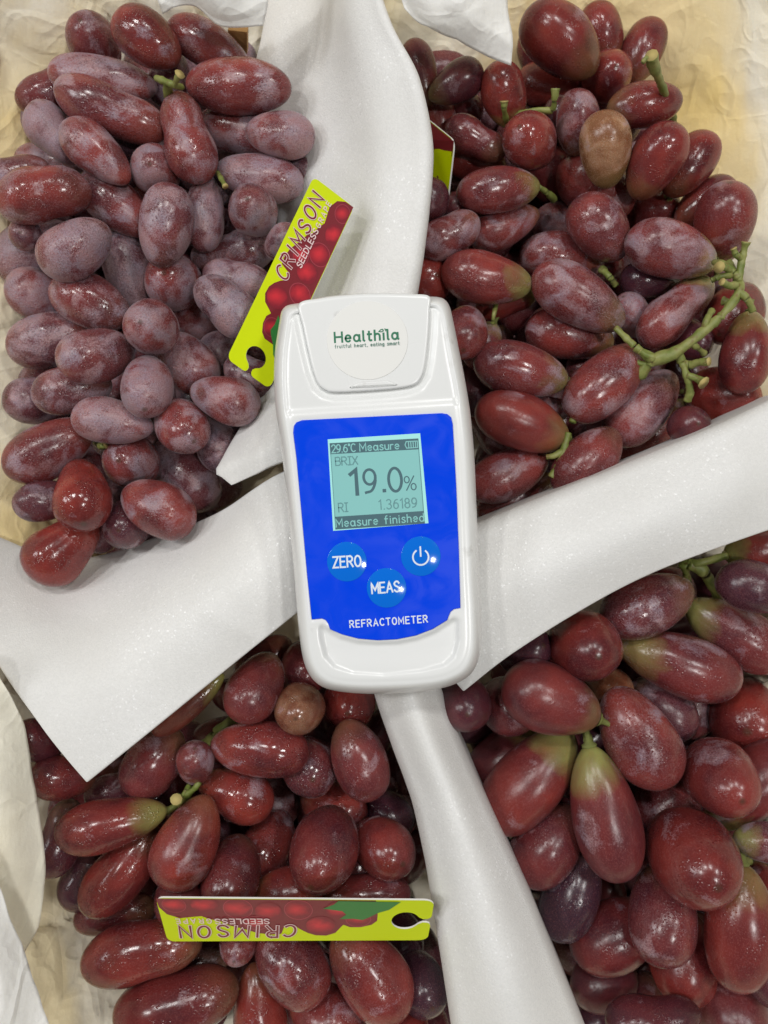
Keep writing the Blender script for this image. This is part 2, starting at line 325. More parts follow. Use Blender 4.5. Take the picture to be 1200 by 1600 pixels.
def nzv(x, y, z=0.0): return noise.noise(Vector((x, y, z)))
def build_liner():
    # one sheet pressed into the box: position along the perimeter, then height up the leaning wall
    verts, faces = [], []
    R = 0.062
    path = []
    x, yt, yb = BX, BT, BB
    def corner(cx, cy, a0):
        return [(cx + R * math.cos(math.radians(a0 + k * 3)), cy + R * math.sin(math.radians(a0 + k * 3)), math.radians(a0 + k * 3)) for k in range(31)]
    def line(p, q, a, n):
        return [(p[0] + (q[0] - p[0]) * k / n, p[1] + (q[1] - p[1]) * k / n, math.radians(a)) for k in range(1, n)]
    path += corner(x - R, yt - R, 0) + line((x - R, yt), (-x + R, yt), 90, 110) + corner(-x + R, yt - R, 90)
    path += line((-x, yt - R), (-x, yb + R), 180, 150) + corner(-x + R, yb + R, 180) + line((-x + R, yb), (x - R, yb), 270, 60)
    path += corner(x - R, yb + R, 270) + line((x, yb + R), (x, yt - R), 0, 190)
    n = len(path)
    prof = [(-0.026, 0.0), (-0.020, 0.0005), (-0.013, 0.002), (-0.006, 0.005), (-0.003, 0.008)] + [(-0.003 + 0.003 * k / 64, 0.010 + 0.118 * k / 64) for k in range(65)] + [(0.004, 0.131), (0.010, 0.131), (0.016, 0.127)]
    for i, (px, py, a) in enumerate(path):
        nx, ny = math.cos(a), math.sin(a)
        for j, (o, z) in enumerate(prof):
            k = min(1.0, z / 0.009)
            up = (px * 70, py * 70, z * 10)                                   # pleats running up the wall
            al = (px * 9 + 40, py * 9, z * 62 + 0.9 * nzv(px * 14, py * 14))   # creases running along it
            wa = max(0.0, nx) ** 2
            f = 0.0030 * nzv(px * 30, py * 30, z * 12)
            f += (1 - .75 * wa) * (0.0060 * nzv(*up) + 0.0085 * max(0, 1 - 3.2 * abs(nzv(px * 42 + z * 24, py * 42, z * 16 + 3))) ** 1.5)
            f += wa * (0.0060 * nzv(*al) + 0.0080 * max(0, 1 - 4.5 * abs(nzv(px * 7 + 9, py * 7, z * 44 + 5))) ** 1.5)
            f += 0.0020 * max(0, 1 - 5 * abs(nzv(px * 120, py * 120, z * 70))) + 0.0007 * nzv(px * 300, py * 300, z * 160)
            fl = 1.0 if py > -0.02 else 0.35
            fl = fl if px > 0 else 0.55 * fl + .25
            d = o - 0.0035 + f * k * (0.9 if o <= 0 else 0.3) + fl * (-0.036 + 1.0 * min(z, 0.12))
            verts.append((px + nx * d, py + ny * d, z + k * f * .6 + 0.0015 * nzv(px * 60, py * 60, 9)))
    m = len(prof)
    for i in range(n):
        for j in range(m - 1):
            a, b_ = i * m + j, ((i + 1) % n) * m + j
            faces.append((a, a + 1, b_ + 1, b_))
    verts.append((0, 0, 0.0)); c = len(verts) - 1
    faces += [(c, i * m, ((i + 1) % n) * m) for i in range(n)]
    o = mesh('paper_liner', verts, faces, M_LINER)
    tag(o, 'cream paper lining with yellow stains pressed into the carton walls', 'box liner')
build_liner()

# ------------------------------------------------------------------ sheets (foam, tissue) from four edge curves
def coons(top, bottom, left, right, nu, nv, bulge=0.0, ridge=None):
    T, B, L, R = (catmull(c, n) for c, n in ((top, nu), (bottom, nu), (left, nv), (right, nv)))
    u = np.linspace(0, 1, nu)[None, :, None]; v = np.linspace(0, 1, nv)[:, None, None]
    S = (1 - v) * T[None] + v * B[None] + (1 - u) * L[:, None] + u * R[:, None]
    S -= (1 - u) * (1 - v) * T[0] + u * (1 - v) * T[-1] + (1 - u) * v * B[0] + u * v * B[-1]
    S[..., 2] += bulge * (np.sin(np.pi * u) * np.sin(np.pi * v))[..., 0]
    if ridge is not None: S[..., 2] += ridge(u[..., 0], v[..., 0])
    return S
def sheet(name, S, mat, thick, rolls={}, wrinkle=0.0, wscale=40.0, seed=0, parent=None, bevel=True):
    nv, nu, _ = S.shape
    G = [[at(*S[j, i]) for i in range(nu)] for j in range(nv)]
    if wrinkle:
        for j in range(nv):
            for i in range(nu):
                p = G[j][i]; q = p * wscale + Vector((seed, 0, 0))
                h = noise.noise(q) + 0.5 * noise.noise(q * 2.3) + 0.8 * (1 - abs(noise.noise(q * 0.8 + Vector((7, 0, 0))))) ** 5
                p.z += wrinkle * h
    def roll(line, inner, r, deg, wall, flare):
        rows = []
        for k in range(1, 13):
            t = math.radians(deg) * k / 12
            rows.append([p + (p - q).normalized() * (r * math.sin(t)) * Vector((1, 1, 0)).length / math.sqrt(2) + Vector((0, 0, -r * (1 - math.cos(t)))) for p, q in zip(line, inner)])
        if wall:
            for k in range(1, 9):
                rows.append([p + Vector((0, 0, -wall * k / 8)) + ((p0 - q).normalized() * Vector((1, 1, 0)).length * flare * wall * k / 8 if flare else Vector()) for p, p0, q in zip(rows[11], line, inner)])
        return rows
    if 'top' in rolls: G = list(reversed(roll(G[0], G[2], *rolls['top']))) + G
    if 'bottom' in rolls: G = G + roll(G[-1], G[-3], *rolls['bottom'])
    if 'left' in rolls:
        rows = roll([g[0] for g in G], [g[2] for g in G], *rolls['left'])
        G = [[r[j] for r in reversed(rows)] + G[j] for j in range(len(G))]
    if 'right' in rolls:
        rows = roll([g[-1] for g in G], [g[-3] for g in G], *rolls['right'])
        G = [G[j] + [r[j] for r in rows] for j in range(len(G))]
    nv, nu = len(G), len(G[0])
    o = mesh(name, [p for g in G for p in g], [(j * nu + i, (j + 1) * nu + i, (j + 1) * nu + i + 1, j * nu + i + 1) for j in range(nv - 1) for i in range(nu - 1)], mat, parent)
    s = o.modifiers.new('thickness', 'SOLIDIFY'); s.thickness = thick; s.offset = -1
    if bevel:
        bv = o.modifiers.new('soft_edge', 'BEVEL'); bv.width = thick * 0.16; bv.segments = 2; bv.limit_method = 'ANGLE'; bv.angle_limit = math.radians(50)
    return o
GF = 'foam dividers between the bunches'
# upper divider: leans from low on the left up to a rolled right edge
S = coons(top=[(430, -60, .056), (490, -60, .066), (530, -60, .088), (566, -60, .096)],
          bottom=[(362, 758, .077), (398, 741, .082), (436, 723, .086), (540, 690, .088)],
          left=[(430, -60, .056), (408, 60, .05), (400, 120, .048), (418, 260, .047), (440, 420, .050), (412, 590, .062), (352, 708, .073), (337, 737, .075), (349, 747, .076), (362, 758, .077)],
          right=[(566, -60, .096), (594, 30, .099), (632, 110, .1), (652, 200, .1), (653, 270, .1), (642, 370, .098), (626, 470, .094), (590, 600, .09), (540, 690, .088)],
          nu=50, nv=90, ridge=lambda u, v: 0.009 * np.sin(np.pi * u ** .8) * np.sin(np.pi * v))
o = sheet('foam_sheet', S, M_FOAM, .0032, {'right': (.0055, 95, .014, 0)}, .0006, 30, 3)
tag(o, 'white foam sheet with rolled right edge running up behind the refractometer top', 'foam sheet', GF)
# left divider
S = coons(top=[(-70, 806, .056), (10, 842, .048), (90, 872, .044), (160, 866, .046), (250, 836, .056), (340, 800, .070), (430, 742, .080), (530, 700, .084)],
          bottom=[(136, 1223, .092), (250, 1131, .092), (360, 1042, .090), (460, 962, .090), (540, 900, .088)],
          left=[(-70, 806, .056), (-62, 930, .078), (0, 1040, .090), (66, 1136, .093), (136, 1223, .092)],
          right=[(530, 700, .084), (536, 800, .088), (540, 900, .088)], nu=80, nv=50, bulge=.007)
o = sheet('foam_sheet', S, M_FOAM, .0032, {}, .0008, 26, 11)
tag(o, 'white foam sheet ending in a sharp lower corner left of the refractometer', 'foam sheet', GF)
# right divider
S = coons(top=[(660, 872, .092), (750, 838, .096), (850, 796, .098), (1000, 735, .099), (1120, 686, .099), (1260, 622, .098)],
          bottom=[(724, 1081, .094), (800, 1022, .097), (900, 959, .098), (1000, 905, .098), (1100, 865, .098), (1260, 808, .097)],
          left=[(660, 872, .092), (655, 980, .094), (690, 1040, .094), (724, 1081, .094)],
          right=[(1260, 622, .098), (1265, 720, .1), (1260, 808, .097)], nu=80, nv=40, bulge=.005)
o = sheet('foam_sheet', S, M_FOAM, .0032, {'top': (.005, 100, .03, 0)}, .0006, 26, 23)
tag(o, 'white foam sheet running right from the refractometer to the photo edge', 'foam sheet', GF)
# lower divider, folded over like a tube
S = coons(top=[(588, 1020, .090), (630, 1020, .094), (664, 1020, .090)],
          bottom=[(730, 1640, .096), (815, 1640, .102), (912, 1640, .096)],
          left=[(588, 1020, .090), (598, 1085, .091), (628, 1172, .091), (657, 1250, .092), (680, 1345, .093), (698, 1445, .095), (730, 1640, .096)],
          right=[(664, 1020, .090), (676, 1075, .091), (708, 1160, .091), (766, 1290, .092), (816, 1400, .093), (856, 1500, .095), (912, 1640, .096)],
          nu=24, nv=80, ridge=lambda u, v: .004 * np.sin(np.pi * u) + 0 * v)
o = sheet('foam_sheet', S, M_FOAM, .0032, {'left': (.0052, 95, .045, 0), 'right': (.0052, 95, .045, 0)}, .0005, 30, 31)
tag(o, 'white foam sheet folded into a tube below the refractometer', 'foam sheet', GF)

GT = 'tissue flaps over the box edge'
S = coons(top=[(-120, 1010, .103), (-50, 1020, .103), (-6, 1052, .100)], bottom=[(-120, 1540, .104), (-30, 1520, .102), (40, 1486, .092)],
          left=[(-120, 1010, .103), (-120, 1250, .105), (-120, 1540, .104)],
          right=[(-6, 1052, .100), (32, 1116, .094), (50, 1190, .092), (66, 1280, .092), (71, 1370, .092), (64, 1440, .092), (40, 1486, .092)], nu=40, nv=70, bulge=.004)
tag(sheet('tissue_flap', S, M_CREAM, .0004, {}, .0016, 55, 5, bevel=False), 'cream tissue flap below the left foam corner', 'tissue', GT)
S = coons(top=[(-150, 1330, .124), (-60, 1330, .124), (-8, 1372, .120)], bottom=[(-150, 1700, .124), (0, 1690, .122), (104, 1660, .115)],
          left=[(-150, 1330, .124), (-150, 1500, .125), (-150, 1700, .124)],
          right=[(-8, 1372, .122), (24, 1440, .118), (48, 1510, .116), (76, 1600, .115), (104, 1660, .115)], nu=40, nv=50, bulge=.003)
tag(sheet('tissue_flap', S, M_TISSUE, .0004, {}, .0014, 60, 15, bevel=False), 'bright white tissue flap in the bottom left corner', 'tissue', GT)
S = coons(top=[(600, -90, .105), (700, -90, .105), (800, -90, .105)], bottom=[(632, 14, .100), (662, 44, .098), (720, 72, .096), (797, 108, .092)],
          left=[(600, -90, .105), (612, -40, .103), (632, 14, .100)], right=[(800, -90, .105), (793, 0, .100), (800, 60, .097), (797, 108, .092)], nu=44, nv=36, bulge=.006)
tag(sheet('tissue_flap', S, M_TISSUE, .0004, {}, .002, 60, 25, bevel=False), 'white tissue flap hanging at the top right of the upper foam', 'tissue', GT)
S = coons(top=[(210, -90, .102), (320, -90, .102), (425, -90, .1)], bottom=[(255, 24, .092), (300, 8, .095), (345, 42, .092), (412, 44, .090)],
          left=[(210, -90, .102), (235, -30, .098), (255, 24, .092)], right=[(425, -90, .1), (420, 0, .095), (412, 44, .090)], nu=44, nv=36, bulge=.004)
tag(sheet('tissue_flap', S, M_TISSUE, .0004, {}, .002, 60, 35, bevel=False), 'white tissue flap tucked behind the top of the dusky bunch', 'tissue', GT)

# ------------------------------------------------------------------ grapes
def grape_mesh(k):
    r = random.Random(100 + k); nr, ns = 26, 28
    wst = [0.0, 0.0, 0.10, 0.17, 0.02, 0.0, 0.12, 0.05][k % 8]       # waist
    egg = [0.05, 0.14, 0.06, 0.10, 0.22, 0.0, 0.16, 0.26][k % 8]      # thinner at the stem end
    bend = [0.0, 0.05, 0.10, -0.06, 0.04, 0.0, 0.14, 0.05][k % 8]
    pw = [2.0, 2.15, 2.3, 2.3, 2.05, 2.0, 2.35, 2.1][k % 8]
    verts = [(-1, 0, 0)]
    for i in range(1, nr):
        x = -math.cos(math.pi * i / nr)
        rad = (1 - abs(x) ** pw) ** (1 / 2.0) * (1 + egg * x - 0.3 * egg) - wst * math.exp(-((x + 0.15) / 0.32) ** 2) 
        for j in range(ns):
            a = 2 * math.pi * j / ns
            rr = rad * (1 + 0.065 * noise.noise(Vector((x * 1.1 + k * 9, math.cos(a), math.sin(a)))))
            verts.append((x, rr * math.cos(a) - bend * (x * x - 0.4), rr * math.sin(a)))
    verts.append((1, -bend * 0.6, 0)); verts[0] = (-1, -bend * 0.6, 0)
    faces = [(0, 1 + (j + 1) % ns, 1 + j) for j in range(ns)]
    for i in range(nr - 2):
        for j in range(ns):
            a, b_ = 1 + i * ns + j, 1 + i * ns + (j + 1) % ns
            faces.append((a, b_, b_ + ns, a + ns))
    e = len(verts) - 1; s0 = 1 + (nr - 2) * ns
    faces += [(s0 + j, s0 + (j + 1) % ns, e) for j in range(ns)]
    me = bpy.data.meshes.new('grape'); me.from_pydata(verts, [], faces)
    me.polygons.foreach_set('use_smooth', [True] * len(faces)); me.materials.append(M_GRAPE); me.update()
    return me
GM = [grape_mesh(k) for k in range(24)]
def pedicel_mesh():
    verts, faces = [], []
    prof = [(-0.0, 0.42), (-0.05, 0.40), (-0.10, 0.26), (-0.2, 0.17), (-0.34, 0.15), (-0.5, 0.17)]
    for x, r in prof:
        for j in range(9):
            a = 2 * math.pi * j / 9; q = r * (1 + 0.15 * noise.noise(Vector((x * 9, j, 2))))
            verts.append((x, q * math.cos(a) + 0.25 * x * x, q * math.sin(a)))
    for i in range(len(prof) - 1):
        for j in range(9): faces.append((i * 9 + j, i * 9 + (j + 1) % 9, (i + 1) * 9 + (j + 1) % 9, (i + 1) * 9 + j))
    faces.append(tuple(range((len(prof) - 1) * 9, len(prof) * 9)))
    me = bpy.data.meshes.new('pedicel'); me.from_pydata(verts, [], faces)
    me.polygons.foreach_set('use_smooth', [True] * len(faces)); me.materials.append(M_STEM); me.update(); return me
PM = pedicel_mesh()

class Bunch:
    def __init__(s, name_loc, label, z0, look):
        s.root = empty('grape_bunch', name_loc); tag(s.root, label, 'grape bunch', 'grape bunches in the carton')
        s.z0 = z0; s.look = look; s.sph = np.zeros((0, 4)); s.n = 0
    def put(s, tx, ty, sx, sy, W, k=None, z=None, bl=None, gr=0.0, tan=0.0, wet=None, dk=0.0, ped=False, label=None, tol=0.24):
        cx, cy = (tx + sx) / 2, (ty + sy) / 2; W *= 1.04
        tx, ty, sx, sy = (cx + (q_ - c_) * 1.03 for q_, c_, cx in ((tx, cx, cx), (ty, cy, cy), (sx, cx, cx), (sy, cy, cy)))
        Lp = math.hypot(tx - sx, ty - sy); 
        if Lp < W: Lp = W * 1.001
        Lt = max(Lp, 1.42 * W)
        c2 = min(1.0, (Lp ** 2 - W ** 2) / max(1e-6, Lt ** 2 - W ** 2)); th = math.acos(math.sqrt(max(0, c2)))
        if Lp / W > 1.35: th = rng.uniform(0, .12); Lt = Lp / math.cos(th)
        ux, uy = (tx - sx), -(ty - sy); q = math.hypot(ux, uy) or 1; ux /= q; uy /= q
        ax = np.array([ux * math.cos(th), uy * math.cos(th), math.sin(th)])
        zz = s.z0 if z is None else z
        zmin = 0.014
        while True:
            D = H - zz; a, b_ = Lt * D / F / 2, W * D / F / 2
            c = np.array(at(cx, cy, zz)); m = max(1e-9, a * a - b_ * b_); ext = m / a
            xs = np.linspace(-ext, ext, 7); rs = b_ * np.sqrt(np.clip(1 - xs ** 2 / m, 0, 1)) if a > b_ * 1.01 else np.full(7, b_)
            P = np.c_[c[None] + xs[:, None] * ax[None], rs]
            if len(s.sph) == 0 or zz <= zmin: break
            d = np.linalg.norm(P[:, None, :3] - s.sph[None, :, :3], axis=2)
            ov = (P[:, None, 3] + s.sph[None, :, 3]) - d
            if (ov - tol * np.minimum(P[:, None, 3], s.sph[None, :, 3])).max() <= 0: break
            zz -= 0.0007
        s.sph = np.vstack([s.sph, P]); s.n += 1
        if k is None: k = rng.choice([0, 1, 1, 2, 4, 5]) if Lp / W < 1.55 else rng.choice([1, 2, 3, 6, 2])
        o = bpy.data.objects.new('grape', GM[k + 8 * rng.randrange(3)]); C.objects.link(o); o.parent = s.root
        X = Vector(ax); up = Vector((0, 0, 1)) if abs(X.z) < 0.9 else Vector((0, 1, 0))
        Y = up.cross(X).normalized(); Z = X.cross(Y)
        roll = rng.uniform(0, 6.28); Yr = Y * math.cos(roll) + Z * math.sin(roll); Zr = X.cross(Yr)
        if k in (2, 3, 6):  # bends lie across the view
            Yr, Zr = (Y, Z) if rng.random() < .5 else (-Y, -Z)
        M = Matrix((X, Yr, Zr)).transposed().to_4x4()
        o.matrix_basis = Matrix.Translation(Vector(c) - s.root.location) @ M @ Matrix.Diagonal((a, b_, b_, 1))
        L = s.look
        o['bloom'] = float(min(.95, bl + L.get('add', 0)) if bl is not None else min(1, max(0, rng.gauss(L['bloom'], L['bv']))))
        o['green'] = float(gr if gr else (rng.uniform(0, L['green']))); o['tan'] = float(tan); o['dark'] = float(min(1, dk + rng.uniform(0, L['dark'])))
        o['wet'] = float(wet if wet is not None else rng.uniform(*L['wet']))
        if label: o['label'] = label
        if ped:
            p = bpy.data.objects.new('pedicel', PM); C.objects.link(p); p.parent = o
            p.matrix_basis = Matrix.Translation((-0.985, -0.0, 0)) @ Matrix.Diagonal((b_ / a * 0.9, 0.52, 0.52, 1))
        return o, zz
    def fill(s, outline, zr, step=58):
        xs = [p[0] for p in outline]; ys = [p[1] for p in outline]; row = 0
        y = min(ys)
        while y < max(ys):
            x = min(xs) + (step / 2 if row % 2 else 0)
            while x < max(xs):
                px, py = x + rng.uniform(-14, 14), y + rng.uniform(-14, 14)
                if sdist(np.array([[px, py]]), outline)[0] > 8:
                    a = rng.uniform(0, math.pi); l, w_ = rng.uniform(48, 58), rng.uniform(62, 72)
                    s.put(px + l * math.cos(a), py + l * math.sin(a), px - l * math.cos(a), py - l * math.sin(a), w_, z=rng.uniform(*zr), dk=.4, tol=.5)  # deep filler grapes coloured darker, painting in the shade of the gaps
                x += step
            y += step * .87; row += 1
    def stem(s, pts, r0, r1, name='stem', mat=None, bud=0.0):
        P = catmull([(p[0], p[1], p[2]) for p in pts], 7 * len(pts)); n = len(P); ns = 9
        V = [at(*p) - s.root.location for p in P]; verts, faces = [], []
        for i, p in enumerate(V):
            t = (V[min(i + 1, n - 1)] - V[max(i - 1, 0)]).normalized(); a = t.orthogonal().normalized(); b_ = t.cross(a)
            f = i / (n - 1); r = (r0 + (r1 - r0) * f) * (1.06 + 0.30 * noise.noise(p * 300) + 0.22 * max(0, 1 - 4 * abs(noise.noise(p * 170 + Vector((5, 0, 0))))))
            if bud: r *= 1 + bud * max(0, (f - .78) / .22) ** 2
            for j in range(ns):
                an = 2 * math.pi * j / ns; q = r * (1 + .18 * noise.noise(Vector((j * 2.1, i * .5, r0 * 1e4))))
                verts.append(p + a * q * math.cos(an) + b_ * q * math.sin(an))
        for i in range(n - 1):
            for j in range(ns): faces.append((i * ns + j, i * ns + (j + 1) % ns, (i + 1) * ns + (j + 1) % ns, (i + 1) * ns + j))
        ncap = len(faces); faces += [tuple(reversed(range(ns))), tuple(range((n - 1) * ns, n * ns))]
        o = mesh(name, verts, faces, [M_STEM, M_CUT], s.root, True, [0] * ncap + [0, 1 if bud else 0]); return o

# ---- upper left: dusky, heavy bloom
A = Bunch(at(230, 440, 0), 'dusky grape bunch with heavy white bloom, upper left of the refractometer', .074, dict(add=.12, bloom=.72, bv=.12, green=.1, dark=.45, wet=(.4, 1)))
TL = [
 # tip x,y  stem x,y  width, options
 (313, 284, 273, 147, 82, dict(k=3, wet=1, bl=.45)), (90, 140, 258, 205, 78, dict(k=2, bl=.5, wet=.8)), (80, 116, 242, 136, 70, dict(k=1, bl=.66)),
 (454, 143, 291, 127, 80, dict(k=5, bl=.42, wet=.9)), (443, 224, 312, 186, 76, dict(k=2, bl=.6)), (103, 196, 200, 282, 74, dict(k=4, bl=.55)),
 (-1, 320, 138, 290, 86, dict(k=2, bl=.42, wet=.9, dk=-.3)), (129, 281, 234, 360, 76, dict(k=1, bl=.55, wet=.9)), (270, 291, 248, 415, 84, dict(k=1, bl=.6, wet=1)),
 (288, 474, 256, 410, 84, dict(bl=.58, wet=1, k=0)), (240, 553, 234, 470, 82, dict(bl=.62, k=5)), (66, 419, 169, 357, 86, dict(bl=.78, k=1)),
 (84, 446, 201, 499, 84, dict(bl=.5, wet=.9, k=1)), (100, 577, 202, 533, 84, dict(bl=.55, wet=1, k=1)), (239, 652, 222, 552, 80, dict(bl=.85, k=1)),
 (331, 606, 254, 526, 80, dict(bl=.75, k=1)), (115, 650, 238, 668, 74, dict(bl=.85, k=4)), (208, 762, 203, 680, 82, dict(bl=.5, wet=1, k=5)),
 (319, 699, 248, 630, 80, dict(bl=.55, wet=1, k=0)), (150, 824, 106, 714, 92, dict(k=7, bl=.08, wet=.9, dk=-.3)), (301, 823, 194, 766, 86, dict(bl=.42, k=1)),
 (50, 898, 150, 812, 96, dict(k=7, bl=.12, wet=.8, dk=-.3)), (14, 547, 150, 513, 82, dict(bl=.6, k=1)), (54, 620, 172, 598, 74, dict(bl=.6, k=1)),
 (14, 738, 141, 666, 84, dict(bl=.35, k=1)), (404, 641, 298, 607, 78, dict(bl=.6, k=4)), (351, 490, 270, 505, 74, dict(bl=.65, k=0)),
 (258, 302, 230, 230, 74, dict(bl=.7, k=5)), (183, 30, 278, 92, 80, dict(bl=.25, wet=.9, k=1)), (266, 40, 386, 104, 68, dict(bl=.45, wet=1, k=1)),
 (145, 32, 149, 106, 77, dict(bl=.35, k=5)), (319, 392, 321, 272, 60, dict(bl=.75, k=1)), (398, 363, 393, 296, 74, dict(bl=.6, k=5)),
 (429, 384, 300, 404, 68, dict(bl=.62, k=3, wet=.9)), (473, 292, 338, 262, 70, dict(bl=.75, k=1)), (491, 218, 385, 203, 70, dict(bl=.75, k=1)),
 (498, 277, 430, 258, 54, dict(bl=.5, dk=.5)), (20, 449, 115, 480, 78, dict(bl=.7, k=4)), (-6, 420, 118, 362, 90, dict(bl=.8, k=1)),
 (190, 352, 214, 482, 80, dict(bl=.8, k=1, dk=.3)), (31, 168, 122, 112, 60, dict(bl=.35, dk=.4)), (50, 170, 122, 250, 68, dict(bl=.72)),
 (83, 188, 130, 262, 58, dict(bl=.75)), (26, 246, 124, 264, 52, dict(bl=.8)), (-45, 292, 76, 262, 64, dict(bl=.5)),
 (394, 520, 312, 436, 74, dict(bl=.75, dk=.4)), (424, 452, 318, 424, 62, dict(bl=.7, dk=.4)), (374, 584, 316, 526, 74, dict(bl=.75, dk=.3)),
 (17, 625, 98, 632, 72, dict(bl=.5, dk=.3)), (331, 792, 248, 690, 86, dict(bl=.55, dk=.4)), (27, 790, 112, 775, 64, dict(bl=.35, dk=.4)),
 (362, 735, 318, 655, 68, dict(bl=.7, dk=.6)), (470, 370, 410, 390, 52, dict(bl=.7, dk=.4)), (432, 606, 352, 568, 62, dict(bl=.5, dk=.6)),
 (252, 165, 278, 84, 62, dict(bl=.4, dk=.6)), (92, 112, 172, 92, 52, dict(bl=.5, dk=.3)), (216, 852, 180, 785, 74, dict(bl=.3, dk=.5)), (168, 862, 148, 800, 62, dict(bl=.3, dk=.5)),
 (60, 385, 20, 350, 50, dict(bl=.6, dk=.4)), (230, 235, 170, 205, 62, dict(bl=.5, dk=.6)), (350, 320, 320, 250, 60, dict(bl=.7, dk=.6)), (150, 700, 240, 640, 70, dict(bl=.5, dk=.6)),
]
for g in TL: A.put(*g[:5], **g[5])
A.fill([(70, 70), (390, 70), (430, 250), (440, 600), (420, 720), (310, 850), (130, 860), (60, 700), (40, 300)], (.026, .038))
A.stem([(244, 122, .080), (258, 127, .083), (272, 133, .084), (284, 136, .080)], .0009, .0011); A.stem([(272, 135, .084), (276, 124, .087), (281, 116, .089)], .0008, .0009, bud=.7)
A.stem([(262, 150, .074), (262, 136, .080), (258, 127, .083)], .0014, .0010); A.stem([(340, 270, .070), (345, 278, .074), (352, 291, .077)], .0007, .0008, bud=.3)
A.stem([(150, 690, .05), (158, 697, .066), (164, 694, .068)], .0011, .0012, bud=.4)

